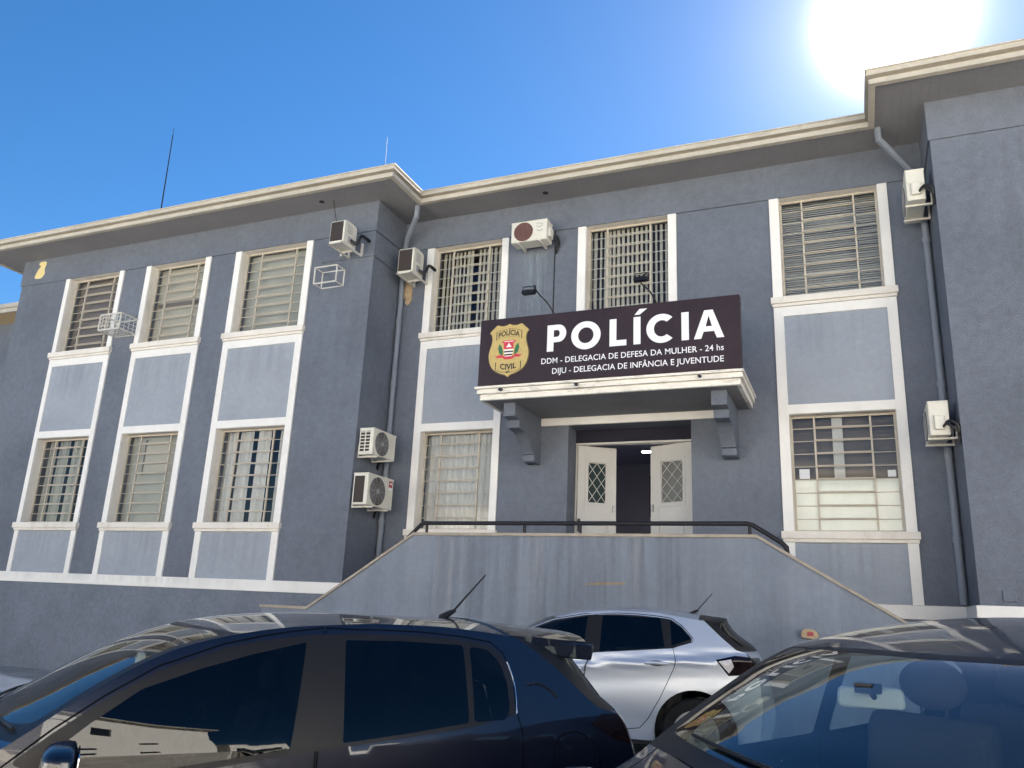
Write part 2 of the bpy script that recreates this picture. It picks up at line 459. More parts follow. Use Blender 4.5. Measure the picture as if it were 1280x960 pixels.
def catmull(pts, per=6, closed=False):
    P = [Vector(p) for p in pts]; n = len(P); out = []
    rng = range(n) if closed else range(n - 1)
    for i in rng:
        p0 = P[(i - 1) % n] if closed or i > 0 else P[0]
        p1 = P[i]; p2 = P[(i + 1) % n]
        p3 = P[(i + 2) % n] if closed or i + 2 < n else P[n - 1]
        for k in range(per):
            t = k / per
            out.append(0.5 * ((2 * p1) + (-p0 + p2) * t + (2 * p0 - 5 * p1 + 4 * p2 - p3) * t * t + (-p0 + 3 * p1 - 3 * p2 + p3) * t ** 3))
    if not closed: out.append(P[-1])
    return [tuple(p) for p in out]

# ================================================================== the setting: ground, street
def heightsheet(name, xs, ys, zf, m, kind='structure'):
    vs = [(x, y, zf(x, y)) for y in ys for x in xs]; nx = len(xs); fs = []
    for j in range(len(ys) - 1):
        for i in range(nx - 1): fs.append((j * nx + i, j * nx + i + 1, (j + 1) * nx + i + 1, (j + 1) * nx + i))
    b = MB(); b.add(vs, fs); o = b.build(name, m); tag(o, kind=kind); return o
def lot_side(x):
    t = min(1, max(0, (x + 9.5) / 3.0)); return t * t * (3 - 2 * t)
def lot_z(x, y):
    if y < -6.6: return 0.08
    if y > -5.5: return 0.08 + 0.17 * lot_side(x)
    t = (y + 6.6) / 1.1
    return 0.08 + 0.17 * t * t * (3 - 2 * t) * lot_side(x)
ys_ = [-17.6, -14, -10, -8, -7, -6.6] + [-6.6 + 0.11 * k for k in range(1, 11)] + [-4, -2, 0, 6, 20, 60]
heightsheet('parking_lot', [-90, -40, -20, -9.5, -9, -8.5, -8, -7.5, -7, -6.5, -5, 0, 5, 10, 20, 40, 90], ys_, lot_z, ASPHALT)
heightsheet('ground', [-1500, -300, -90.01, 90.01, 300, 1500], [-1500, -300, -45, -17.5, 60.01, 300, 1500], lambda x, y: -0.12, STREET)
b = MB(); b.box(-90, 90, -20.0, -17.61, -0.2, 0.075); tag(b.build('pavement', PAVE, bevel=0.02), kind='structure')
b = MB(); b.box(-90, 90, -27.8, -26.0, -0.2, 0.03); tag(b.build('far_pavement', PAVE, bevel=0.02), kind='structure')
b = MB(); b.box(-90, 90, -26.0, -20.0, -0.25, -0.075); tag(b.build('street', STREET), kind='structure')
b = MB()
for k in range(-12, 13): b.box(k * 4, k * 4 + 2, -23.15, -23.0, -0.1, -0.071)
tag(b.build('road_marking', PAINTW), kind='structure')
b = MB()
for k in range(-6, 8):
    x = k * 2.9 - 1.2
    b.bar((x - 3.1, -11.9, 0.0825), (x + 0.1, -7.4, 0.0825), 0.10, 0.005)
tag(b.build('parking_line', PAINTW), kind='structure')

# ================================================================== the police building
ZS, ZF = 9.075, 9.285            # soffit, gutter top
ZCOL, ZBB = 1.908, 1.715         # white band top / bottom
ZUT = 8.45                       # frieze line, top of the upper windows
YL, YC, YR = -1.05, 0.0, -1.10
XL0, XLC, XRC, XR1 = -17.86, -8.07, 1.375, 10.5
OV = 0.745                       # eave overhang
BLD = empty('police_building', (-5, 0, 0.25), 'two storey blue grey stucco police station with white window surrounds and wide eaves', 'building')
def part(mb, name, m, parent=None, **k): return mb.build(name, m, parent or BLD, **k)

# bays: x outer-left, inner-left, inner-right, outer-right, wall plane, has lower window
BAYS = [(-16.335, -16.215, -14.665, -14.535, YL, 'ul', 0), (-13.87, -13.737, -12.215, -12.07, YL, 'ul', 1), (-11.41, -11.265, -9.635, -9.49, YL, 'ul', 2),
        (-7.495, -7.347, -5.874, -5.738, YC, 'ul', 3), (-4.355, -4.198, -2.698, -2.549, YC, 'u', 4), (-0.985, -0.834, 0.678, 0.822, YC, 'ul', 5)]
Z_UO, Z_UT = 6.665, ZUT          # upper opening
Z_ST, Z_SB = 6.337, 4.865        # spandrel panel
Z_LT, Z_LB = 4.716, 2.917        # lower opening
Z_PT = 2.745                     # panel below
DOOR = (-4.45, -2.35, 2.15, 4.705)
TH = 0.32                        # wall thickness

def wall_with_openings(x0, x1, z0, z1, y, holes, mb):
    xs = sorted({x0, x1} | {h[0] for h in holes} | {h[1] for h in holes})
    for a, c in zip(xs[:-1], xs[1:]):
        spans = sorted((h[2], h[3]) for h in holes if h[0] <= a + 1e-6 and h[1] >= c - 1e-6)
        z = z0
        for s0, s1 in spans:
            if s0 > z: mb.box(a, c, y, y + TH, z, s0)
            z = s1
        if z < z1: mb.box(a, c, y, y + TH, z, z1)
def holes_of(y):
    H = []
    for (o, i, j, p, yy, kind, k) in BAYS:
        if yy == y:
            H.append((i, j, Z_UO, Z_UT))
            if 'l' in kind: H.append((i, j, Z_LB, Z_LT))
    if y == YC: H.append(DOOR)
    return H
b = MB(); wall_with_openings(XL0, XLC, ZBB - 0.01, 9.4, YL, holes_of(YL), b)
b.box(XL0, XL0 + TH, YL + TH, 12, 0, 9.4)                       # far end
b.box(XLC - TH, XLC, YL + TH, YC + TH, ZBB - 0.01, 9.4)         # side wall of the left wing
part(b, 'wall', WALL)
b = MB(); wall_with_openings(XLC, XRC, ZBB - 0.01, 9.4, YC, holes_of(YC), b); part(b, 'wall', WALL)
b = MB(); b.box(XRC, XR1, YR, YR + TH, ZBB - 0.01, 9.4); b.box(XRC, XRC + TH, YR + TH, YC + TH, ZBB - 0.01, 9.4)
b.box(XR1 - TH, XR1, YR + TH, 12, 0, 9.4); b.box(XL0, XR1, 11.7, 12, 0, 9.4); part(b, 'wall', WALL)
# plinth
b = MB()
b.box(XL0 - .03, XLC + .03, YL - .03, YL + TH, 0, ZBB); b.box(XLC - TH, XLC + .03, YL + TH, YC, 0, ZBB)
b.box(XLC + .03, XRC - .03, YC - .03, YC + TH, 0, ZBB)
b.box(XRC - .03, XR1, YR - .03, YR + TH, 0, ZBB); b.box(XRC - .03, XRC + TH, YR + TH, YC, 0, ZBB)
part(b, 'plinth', WALL2, bevel=0.01)
# white band
b = MB()
b.box(XL0 - .05, XLC + .05, YL - .05, YL + .02, ZBB, ZCOL); b.box(XLC - .02, XLC + .05, YL + .02, YC - .05, ZBB, ZCOL)
b.box(XLC + .05, XRC - .05, YC - .05, YC + .02, ZBB, ZCOL)
b.box(XRC - .05, XRC + .02, YR + .02, YC - .05, ZBB, ZCOL); b.box(XRC - .05, XR1, YR - .05, YR + .02, ZBB, ZCOL)
part(b, 'white_band', TRIM, bevel=0.008)
# frieze, proud of the wall so that its lower edge draws a line
b = MB(); e = 0.028
b.box(XL0 - e, XLC + e, YL - e, YL + .05, ZUT, ZS + .02); b.box(XLC - .05, XLC + e, YL + .05, YC - e, ZUT, ZS + .02)
b.box(XLC + e, XRC - e, YC - e, YC + .05, ZUT, ZS + .02)
b.box(XRC - e, XRC + .05, YR + .05, YC - e, ZUT, ZS + .02); b.box(XRC - e, XR1, YR - e, YR + .05, ZUT, ZS + .02)
part(b, 'frieze', WALL, bevel=0.006)
# small ledge round the corner of the left wing
b = MB(); b.box(-9.25, XLC + .03, YL - .03, YL + .02, 7.925, 7.965); b.box(XLC - .02, XLC + .03, YL + .02, -0.35, 7.925, 7.965)
part(b, 'corner_ledge', WALL, bevel=0.008)

# eaves: soffit and stepped cream gutter, following the outline of the three wings
def eave_outline(d):
    """front outline of the roof pushed out by d beyond the soffit edge"""
    return [(XL0 - OV - d, 11.9), (XL0 - OV - d, YL - OV - d), (XLC + OV + d, YL - OV - d), (XLC + OV + d, YC - OV - d),
            (XRC - OV - d, YC - OV - d), (XRC - OV - d, YR - OV - d), (XR1 + d, YR - OV - d)]
b = MB()
b.box(XL0 - OV, XLC + OV, YL - OV, YL + .1, ZS, ZS + .03); b.box(XL0 - OV, XL0 + .1, YL + .1, 11.9, ZS, ZS + .03)
b.box(XLC - .1, XLC + OV, YL + .1, YC - OV, ZS, ZS + .03)
b.box(XLC - .1, XRC + .1, YC - OV, YC + .1, ZS, ZS + .03)
b.box(XRC - OV, XR1, YR - OV, YR + .1, ZS, ZS + .03); b.box(XRC - OV, XRC + .1, YR + .1, YC - OV, ZS, ZS + .03)
part(b, 'soffit', SOFFIT)
def sweep(d0, d1, z0, z1, mb):
    A, B = eave_outline(d0), eave_outline(d1)
    for k in range(len(A) - 1):
        a0, a1, b0, b1 = A[k], A[k + 1], B[k], B[k + 1]
        vs = [(*a0, z0), (*a1, z0), (*b1, z0), (*b0, z0), (*a0, z1), (*a1, z1), (*b1, z1), (*b0, z1)]
        mb.add(vs, [(0, 1, 2, 3), (4, 7, 6, 5), (3, 2, 6, 7), (1, 0, 4, 5)] + ([(0, 3, 7, 4)] if k == 0 else []) + ([(1, 5, 6, 2)] if k == len(A) - 2 else []))
b = MB()
sweep(-0.05, 0.035, ZS - 0.02, ZS + 0.055, b)
sweep(-0.05, -0.028, ZS + 0.055, ZS + 0.105, b)
sweep(-0.05, 0.075, ZS + 0.105, ZS + 0.120, b)
sweep(-0.05, 0.062, ZS + 0.120, ZF - 0.022, b)
sweep(-0.05, 0.080, ZF - 0.022, ZF, b)
for (A_, B_) in zip(eave_outline(.068)[1:-1], eave_outline(.068)[2:]):      # lapped joints along the gutter
    L_ = math.hypot(B_[0] - A_[0], B_[1] - A_[1]); n_ = int(L_ / 2.9)
    for k in range(1, n_ + 1):
        t_ = k / (n_ + 1); x_ = A_[0] + (B_[0] - A_[0]) * t_; y_ = A_[1] + (B_[1] - A_[1]) * t_
        if abs(B_[1] - A_[1]) < 1e-6: b.box(x_ - .05, x_ + .05, y_ - .005, y_ + .02, ZS + .121, ZF - .023)
part(b, 'gutter', GUTTER)
# roof
def roof_y(x):
    return YL - OV if x <= XLC + OV else (YC - OV if x < XRC - OV else YR - OV)
xs = [XL0 - OV + k * (XLC - XL0 + 2 * OV) / 14 for k in range(15)] + [XLC + OV + .001 + k * (XRC - XLC - 2 * OV - .002) / 12 for k in range(13)] + [XRC - OV + k * (XR1 - XRC + OV) / 12 for k in range(13)]
vs = []; fs = []; NT = 14
for x in xs:
    y0 = roof_y(x)
    for k in range(NT + 1):
        y = y0 + (11.9 - y0) * k / NT
        z = ZF - 0.02 + 0.27 * max(0, min(y - (YC - OV), 11.9 - y, x - (XL0 - OV)))
        vs.append((x, y, z))
for i in range(len(xs) - 1):
    for k in range(NT): fs.append((i * (NT + 1) + k, (i + 1) * (NT + 1) + k, (i + 1) * (NT + 1) + k + 1, i * (NT + 1) + k + 1))
b = MB(); b.add(vs, fs); part(b, 'roof', ROOFT)
for (x, y) in ((-9.16, -1.38), (-4.9, -.36)):
    b = MB(); b.disc((x, y, ZS - .004), .055, (0, 0, 1), .01, 16); part(b, 'soffit_hole', BLACK)

# ---- bays
def blind_mesh(kind, x0, x1, z0, z1, y, rng):
    b = MB(); W = x1 - x0
    if kind in ('vgap', 'vdark'):
        n = int(W / 0.085); 
        for k in range(n):
            cx = x0 + (k + .5) * W / n + rng.uniform(-.012, .012)
            if kind == 'vgap':
                if rng.random() < .10: continue
                w = rng.uniform(.020, .032)
            else: w = 0.038
            a = rng.uniform(-.25, .25)
            b.add([(cx - w, y - a * w, z0), (cx + w, y + a * w, z0), (cx + w, y + a * w, z1), (cx - w, y - a * w, z1)], [(0, 1, 2, 3)])
    elif kind in ('closed', 'closed_strip'):
        n = int(W / 0.10)
        for k in range(n):
            cx = x0 + (k + .5) * W / n; w = W / n * .54; a = .16 + rng.uniform(-.05, .05)
            b.add([(cx - w, y - a * w, z0), (cx + w, y + a * w, z0), (cx + w, y + a * w, z1), (cx - w, y - a * w, z1)], [(0, 1, 2, 3)])
    elif kind == 'curtain' or kind == 'curtain_gap':
        gaps = [] if kind == 'curtain' else [(.16, .23), (.40, .47), (.66, .80), (.90, .95)]
        n = 110; P = []
        for k in range(n + 1):
            t = k / n
            P.append((x0 + W * t, y + .03 * math.sin(t * 46 + 2 * math.sin(t * 7)) + .012 * math.sin(t * 131), t))
        for k in range(n):
            t = (k + .5) / n
            if any(g0 < t < g1 for g0, g1 in gaps): continue
            b.add([(P[k][0], P[k][1], z0), (P[k + 1][0], P[k + 1][1], z0), (P[k + 1][0], P[k + 1][1], z1), (P[k][0], P[k][1], z1)], [(0, 1, 2, 3)])
    elif kind == 'venetian':
        n = int((z1 - z0) / 0.038)
        for k in range(n):
            z = z1 - (k + .5) * (z1 - z0) / n; t = rng.uniform(.62, .85) ; s = rng.uniform(-.004, .004)
            b.add([(x0, y - .016, z - t * .03), (x1, y - .016, z - t * .03 + s), (x1, y + .016, z + t * .03 + s), (x0, y + .016, z + t * .03)], [(0, 1, 2, 3)])
    return b
def make_window(i, j, z0, z1, yw, blind, bmat, rows, frost=0, cover=(0.0, 1.0), thick=0.02, strips=(), seed=1):
    rng = random.Random(seed)
    yf = yw + .175
    b = MB(); g = .003
    b.box(i + g, i + .035, yf - .02, yf + .02, z0, z1 - g); b.box(j - .035, j - g, yf - .02, yf + .02, z0, z1 - g)
    b.box(i + .035, j - .035, yf - .02, yf + .02, z1 - .035, z1 - g); b.box(i + .035, j - .035, yf - .02, yf + .02, z0, z0 + .035)
    W = j - i; m1, m2 = i + W * .235, i + W * .765
    for m in (m1, m2): b.box(m - .014, m + .014, yf - .022, yf + .012, z0 + .035, z1 - .035)
    for k in range(1, rows):
        z = z0 + (z1 - z0) * k / rows
        b.box(i + .035, m1 - .014, yf - .010, yf + .006, z - thick * .26, z + thick * .26)
        b.box(m2 + .014, j - .035, yf - .010, yf + .006, z - thick * .26, z + thick * .26)
        b.box(m1 + .014, m2 - .014, yf - .030, yf - .008, z - thick * .45, z + thick * .35)
        b.box(m1 - .004, m2 + .004, yf - .060, yf - .048, z + .004, z + .015)
        for mm in (m1, m2): b.box(mm - .006, mm + .006, yf - .060, yf - .022, z - .012, z + .004)
    w = part(b, 'window', BAR)
    # panes, each row a hair out of true
    b = MB()
    for k in range(rows):
        za, zb = z0 + (z1 - z0) * k / rows + .01, z0 + (z1 - z0) * (k + 1) / rows - .01
        for (a, c) in ((i + .02, m1), (m1, m2), (m2, j - .02)):
            t = rng.uniform(-.0010, .0010); u = rng.uniform(-.0008, .0008)
            tilt = 0
            b.add([(a, yf + .004 - u - tilt * .0, za), (c, yf + .004 + u, za), (c, yf + .004 + t + u + tilt, zb), (a, yf + .004 + t - u + tilt, zb)], [(0, 1, 2, 3)])
    part(b, 'pane', PANE, w)
    if frost:
        b = MB(); b.box(i + .03, j - .03, yf + .022, yf + .027, z0 + .03, z0 + (z1 - z0) * frost / rows); part(b, 'window_film', FROST, w)
        b = MB(); zt = z0 + (z1 - z0) * frost / rows
        b.box(i + .10, i + .25, yf + .022, yf + .026, zt + .02, zt + .17); part(b, 'notice_paper', SIGNW, w)
        b = MB(); b.box(j - .17, j - .06, yf + .022, yf + .026, zt + .03, zt + .13); part(b, 'notice_paper', SIGNW, w)
    if blind:
        zb0, zb1 = z0 + (z1 - z0) * cover[0], z0 + (z1 - z0) * cover[1]
        part(blind_mesh(blind, i - .03, j + .03, zb0 - (.05 if cover[0] == 0 else 0), zb1 + .05, yf + .13, rng), 'curtain' if 'curtain' in blind else 'blind', bmat, w)
    for (a, c, d, e_, mm, nm) in strips:
        b = MB(); b.box(i + W * a, i + W * c, yf + .07, yf + .08, z0 + (z1 - z0) * d, z0 + (z1 - z0) * e_); part(b, nm, mm, w)
    return w
def sill(i, j, o, p, z, yw, w):
    b = MB(); b.box(o - .035, p + .035, yw - .085, yw + .012, z - .115, z - .003); b.box(i + .002, j - .002, yw + .012, yw + .19, z - .05, z - .003)
    b.box(o - .015, p + .015, yw - .055, yw + .006, z - .165, z - .115)
    part(b, 'sill', SILLM, w, bevel=0.008)
WSPEC = {  # (upper, lower) blind kind, material, rows
    0: (('closed', BL_DARK, 9, {}), ('curtain_gap', BL_GREEN, 9, {})),
    1: (('closed', BL_BEIGE, 9, dict(strips=[(.06, .8, .50, .545, BL_DARK, 'blind_batten')])), ('closed', BL_GREEN, 9, dict(strips=[(.30, 1.0, .58, .93, BL_BEIGE, 'window_board'), (.27, .30, .55, .95, BL_DARK, 'blind_batten')]))),
    2: (('closed', BL_GREEN, 9, {}), ('curtain_gap', CURT, 8, {})),
    3: (('vgap', BL_BEIGE, 9, {}), ('curtain', CURT, 8, {})),
    4: (('vgap', BL_BEIGE, 9, {}), None),
    5: (('venetian', BL_GREY, 9, dict(cover=(0, 1))), ('venetian', BL_DARK, 9, dict(frost=4, cover=(.42, 1), strips=[(.40, .50, .45, 1.0, BL_GREY, 'blind_batten')]))),
}
for (o, i, j, p, yw, kind, k) in BAYS:
    yt = yw - .032
    zbot = ZCOL
    # painted surround: jambs and cross strips in one piece
    b = MB()
    if 'l' in kind:
        for (a, c) in ((o, i - .001), (j + .001, p)): b.box(a, c, yt, yw + .01, zbot, Z_UO - .17); b.box(a, c, yt, yw + .01, Z_UO, Z_UT - .002)
        for (za, zb) in ((Z_ST, Z_UO - .17), (Z_LT + .002, Z_SB), (Z_PT, Z_LB - .17)): b.box(i - .001, j + .001, yt, yw + .01, za, zb)
    else:
        b.box(o, i - .001, yt, yw + .01, Z_UO, Z_UT - .002); part(b, 'window_surround', TRIM, bevel=0.006)
        b = MB(); b.box(j + .001, p, yt, yw + .01, Z_UO, Z_UT - .002)
    part(b, 'window_surround', TRIM, bevel=0.006)
    if 'l' in kind:
        for (za, zb) in ((Z_SB, Z_ST), (zbot, Z_PT)):
            b = MB(); b.box(i, j, yw - .010, yw + .01, za, zb); part(b, 'spandrel_panel', PANEL)
    # white painted reveals
    def reveal(z0, z1):
        b = MB(); r = .004
        b.box(i, i + r, yw, yw + .16, z0, z1); b.box(j - r, j, yw, yw + .16, z0, z1)
        b.box(i + r, j - r, yw, yw + .16, z1 - r, z1)
        return b
    U, Lw = WSPEC[k]
    w = make_window(i, j, Z_UO, Z_UT, yw, U[0], U[1], U[2], seed=k * 3 + 1, **U[3]); sill(i, j, o, p, Z_UO, yw, w); part(reveal(Z_UO, Z_UT), 'reveal', SILLM, w)
    if Lw:
        w = make_window(i, j, Z_LB, Z_LT, yw, Lw[0], Lw[1], Lw[2], seed=k * 3 + 2, **Lw[3]); sill(i, j, o, p, Z_LB, yw, w); part(reveal(Z_LB, Z_LT), 'reveal', SILLM, w)

# ---- entrance: recess, transom, two leaves, hall with a lit tube
YD = 0.42
x0, x1, z0, z1 = DOOR
b = MB(); b.box(x0 - .3, x0, YC + TH, YD + .12, z0 - .4, z1 + .1); b.box(x1, x1 + .3, YC + TH, YD + .12, z0 - .4, z1 + .1); b.box(x0, x1, YC + .01, YD + .12, z1 - .001, z1 + .1)
part(b, 'door_recess', WALL)
b = MB(); b.box(x0, x1, YD, YD + .06, 4.475, z1); part(b, 'door_transom', TRANS)
b = MB(); b.box(x0 + .002, x1 - .002, YD - .02, YD + .09, 4.44, 4.475); b.box(x0 + .002, x0 + .03, YD + .0, YD + .09, z0, 4.44); b.box(x1 - .03, x1 - .002, YD + .0, YD + .09, z0, 4.44)
part(b, 'door_frame', DOORP, bevel=0.006)
def door_leaf(hx, ang, width, sgn, gm):
    """panelled leaf, hinge at hx, swung inwards"""
    H0, H1 = z0 + .02, 4.435
    ca, sa = math.cos(ang), math.sin(ang)
    def bx(mb, u0, u1, d0, d1, za, zb):
        c = [(u, d, z) for z in (za, zb) for (u, d) in ((u0, d0), (u1, d0), (u1, d1), (u0, d1))]
        mb.add([(hx + sgn * (u * ca - d * sa), YD + u * sa + d * ca, z) for (u, d, z) in c], [(0, 3, 2, 1), (4, 5, 6, 7), (0, 1, 5, 4), (1, 2, 6, 5), (2, 3, 7, 6), (3, 0, 4, 7)])
    s = width * .19
    g0, g1 = 3.48, 4.13          # glazed opening
    b = MB()
    bx(b, 0, s, -.025, .025, H0, H1); bx(b, width - s, width, -.025, .025, H0, H1)
    bx(b, s, width - s, -.025, .025, g1 + .08, H1); bx(b, s, width - s, -.025, .025, 3.12, g0 - .10); bx(b, s, width - s, -.025, .025, H0, H0 + .2)
    bx(b, s, width - s, -.004, .012, H0 + .2, 3.12)
    bx(b, s + .05, width - s - .05, -.020, .004, H0 + .26, 3.06)
    # moulding round the glass
    bx(b, s, s + .05, -.034, .02, g0 - .10, g1 + .08); bx(b, width - s - .05, width - s, -.034, .02, g0 - .10, g1 + .08)
    bx(b, s + .05, width - s - .05, -.034, .02, g1 + .02, g1 + .08); bx(b, s + .05, width - s - .05, -.034, .02, g0 - .10, g0 - .04)
    leaf = part(b, 'door_leaf', DOORP, bevel=0.005)
    b = MB(); bx(b, s + .05, width - s - .05, .004, .010, g0 - .04, g1 + .02); part(b, 'door_glass', gm, leaf)
    b = MB()
    ua, ub = s + .055, width - s - .055; W = ub - ua; Hh = g1 - g0 + .05; zb = g0 - .035
    def pt(u, v): 
        u_ = ua + u * W; return (hx + sgn * (u_ * ca + .012 * sa), YD + u_ * sa - .012 * ca, zb + v * Hh)
    for (p_, q_) in (((0, 0), (1, .667)), ((0, .333), (1, 1)), ((0, .667), (.5, 1)), ((.5, 0), (1, .333)), ((1, 0), (0, .667)), ((1, .333), (0, 1)), ((1, .667), (.5, 1)), ((.5, 0), (0, .333))):
        b.tube([pt(*p_), pt(*q_)], .006, 6)
    for (p_, q_) in (((0, 0), (1, 0)), ((0, 1), (1, 1)), ((0, 0), (0, 1)), ((1, 0), (1, 1))): b.tube([pt(*p_), pt(*q_)], .008, 6)
    part(b, 'glass_lattice', DOORP, leaf)
    b = MB(); bx(b, width - .07, width - .045, -.06, -.025, 3.30, 3.42); part(b, 'door_handle', SMAT, leaf)
door_leaf(x0 + .04, R_(33), .70, 1, DOORGD)
door_leaf(x1 - .03, R_(22), .86, -1, DOORGL)
b = MB(); 
b.box(x0 - 1.2, x0 - 1.1, YD + .15, 6.5, z0 - .02, 5.2); b.box(x1 + .9, x1 + 1.0, YD + .15, 6.5, z0 - .02, 5.2); b.box(x0 - 1.2, x1 + 1.0, 6.5, 6.6, z0 - .02, 5.2)
b.box(x0 - 1.2, x1 + 1.0, YD + .13, 6.5, 5.2, 5.25); b.box(x0 - 1.2, x1 + 1.0, YD + .13, 6.5, z0 - .1, z0 - .02)
part(b, 'entrance_hall', HALL)
b = MB(); b.box(-3.90, -3.56, 3.0, 3.06, 4.80, 4.82); part(b, 'hall_lamp', LAMPE)
b = MB(); b.box(-4.55, -4.0, 6.44, 6.48, 3.9, 4.9); pf = part(b, 'wall_poster', BLACK)
b = MB(); b.box(-4.48, -4.07, 6.432, 6.438, 4.45, 4.82); b.box(-4.45, -4.27, 6.432, 6.438, 4.0, 4.35); b.box(-4.22, -4.08, 6.432, 6.438, 4.0, 4.35); part(b, 'poster_print', PVC, pf)

# ---- canopy with moulded white edge, beam and two consoles
b = MB(); b.box(-5.45, -1.375, -1.46, YC, 4.842, 4.925); part(b, 'canopy', PINKSOF)
CAN = BLD.children[-1]
def edge_ring(mb, e, z0, z1, yf):
    mb.box(-5.47 - e, -1.37 + e, yf, yf + .06, z0, z1)
    mb.box(-5.47 - e, -5.41 - e, yf + .06, YC - .002, z0, z1); mb.box(-1.43 + e, -1.37 + e, yf + .06, YC - .002, z0, z1)
b = MB()
edge_ring(b, 0.0, 4.838, 4.930, -1.475); edge_ring(b, 0.035, 4.930, 5.005, -1.535); edge_ring(b, 0.06, 5.005, 5.045, -1.585)
b.box(-5.40, -1.44, -1.46, YC - .002, 4.93, 5.035)
part(b, 'cornice', CANOPY, CAN, bevel=0.006)
for x in (-5.07, -3.8, -1.93):
    b = MB(); b.tube([(x, -1.50, 4.985), (x, -1.62, 4.962)], .024, 10); part(b, 'drain_spout', DARKCREV, CAN)
b = MB(); b.box(-4.945, -1.955, YC - .045, YC + .01, 4.708, 4.840); part(b, 'door_beam', TRIM, bevel=0.006)
prof = [(0.02, 4.841), (-1.22, 4.841), (-1.22, 4.62), (-1.08, 4.60), (-1.02, 4.60), (-1.02, 4.47), (-.90, 4.455)]
prof += [(-.78 + .42 * (t / 8) ** .7 * 1.0, 4.45 - .27 * (t / 8)) for t in range(9)]
prof += [(-.36, 4.165), (-.30, 4.15), (-.30, 4.05), (-.24, 4.03), (0.02, 4.03)]
for (xa, xb) in ((-5.155, -4.95), (-1.83, -1.60)):
    b = MB(); b.prism(prof, xa, xb, 'x'); part(b, 'console', WALL, bevel=0.006)

# ---- downpipes, patches, plates
b = MB()
b.tube([(XLC + OV - .12, YC - OV + .1, ZS + .02), (XLC + OV - .12, YC - OV + .1, ZS - .22), (-7.84, -.28, 8.62), (-7.99, -.10, 8.35), (-7.99, -.085, 7.5), (-7.99, -.085, 1.93)], .052, 12)
for z in (6.9, 5.62, 3.0): b.tube([(-7.99, -.085, z), (-7.99, -.085, z + .09)], .064, 12)
part(b, 'downpipe', PVC, smooth=True)
b = MB()
b.tube([(XRC - OV + .10, YC - OV + .1, ZS + .02), (XRC - OV + .10, YC - OV + .1, ZS - .2), (1.15, -.2, 8.55), (1.30, -.09, 8.3), (1.30, -.085, 1.93)], .052, 12)
for z in (7.3, 5.0, 2.76): b.tube([(1.30, -.085, z), (1.30, -.085, z + .09)], .064, 12)
part(b, 'downpipe', PVC, smooth=True)
rr = random.Random(3)
pl = [(-17.44, 8.62), (-17.30, 8.585), (-17.20, 8.60), (-17.13, 8.70), (-17.16, 8.82), (-17.13, 8.96), (-17.20, 9.01), (-17.36, 9.0), (-17.36, 8.93), (-17.30, 8.90), (-17.38, 8.80)]
b = MB(); b.prism(catmull(pl, 4, True), YL - .032, YL - .02, 'y'); part(b, 'bare_plaster_patch', PATCH)
b = MB(); b.box(1.63, 1.78, YR - .03, YR, 1.96, 2.10); part(b, 'wall_box', WALL, bevel=0.008)
b = MB(); b.prism([(-8.05, 7.98), (-7.93, 7.99), (-7.91, 7.50), (-7.97, 7.44), (-8.04, 7.52)], -.02, -.002, 'y'); b.prism([(-7.90, 7.85), (-7.80, 7.83), (-7.78, 7.40), (-7.86, 7.28), (-7.92, 7.33)], -.03, -.002, 'y')
part(b, 'mortar_patch', WOOD)
b = MB(); b.tube([(-4.80, -.012, 8.45), (-4.805, -.012, 7.5), (-4.80, -.012, 6.0)], .009, 6); part(b, 'cable', BLACK)
b = MB(); b.tube(catmull([(-8.9, -1.36, ZS), (-8.93, -1.2, 8.8), (-8.90, -1.09, 8.5), (-8.82, -1.09, 8.2), (-8.78, -1.09, 8.02)], 5), .008, 6); part(b, 'cable', BLACK)

def stain(x0, x1, z0, z1, y, m, parent, fade_up=False):
    nx, nz = 12, 16; vs = []; fs = []; fa = []
    for j in range(nz + 1):
        for i in range(nx + 1):
            u, v = i / nx, j / nz; vs.append((x0 + (x1 - x0) * u, y, z0 + (z1 - z0) * v))
            fa.append(min(1, 4 * u, 4 * (1 - u)) * (min(1, 1.6 * v) if not fade_up else min(1, 3 * v, 3 * (1 - v))))
    for j in range(nz):
        for i in range(nx): a = j * (nx + 1) + i; fs.append((a, a + 1, a + nx + 2, a + nx + 1))
    me = bpy.data.meshes.new('water_stain'); o0 = origin_of(parent)
    me.from_pydata([tuple(Vector(p) - o0) for p in vs], [], fs); me.materials.append(m)
    at = me.attributes.new('fade', 'FLOAT', 'POINT'); at.data.foreach_set('value', fa)
    return link('water_stain', me, parent)
ST1 = stain_mat('pale_drip_marks', (0.30, 0.35, 0.40), 0.75, 1.0)
ST2 = stain_mat('white_lime_wash', (0.40, 0.41, 0.44), 0.45, 4.0)
ST3 = stain_mat('dark_drip_marks', (0.05, 0.055, 0.065), 0.24, 7.0)
stain(-5.62, -4.86, 6.0, 8.05, YC - .004, ST1, BLD)
ST4 = stain_mat('grey_sill_drips', (0.12, 0.13, 0.15), 0.14, 11.0)
for (o, i, j, p, yw, kind, k) in BAYS:
    if 'l' in kind:
        stain(i + .01, j - .01, 5.5, Z_ST - .005, yw - .0125, ST4, BLD); stain(i + .01, j - .01, ZCOL + .01, Z_PT - .005, yw - .0125, ST4, BLD)
stain(-17.7, -9.4, ZCOL - .17, ZCOL - .01, YL - .0525, ST4, BLD)
stain(-9.3, -8.15, 4.6, 7.9, YL - .003, ST4, BLD); stain(1.6, 4.5, 4.0, 8.3, YR - .003, ST4, BLD)

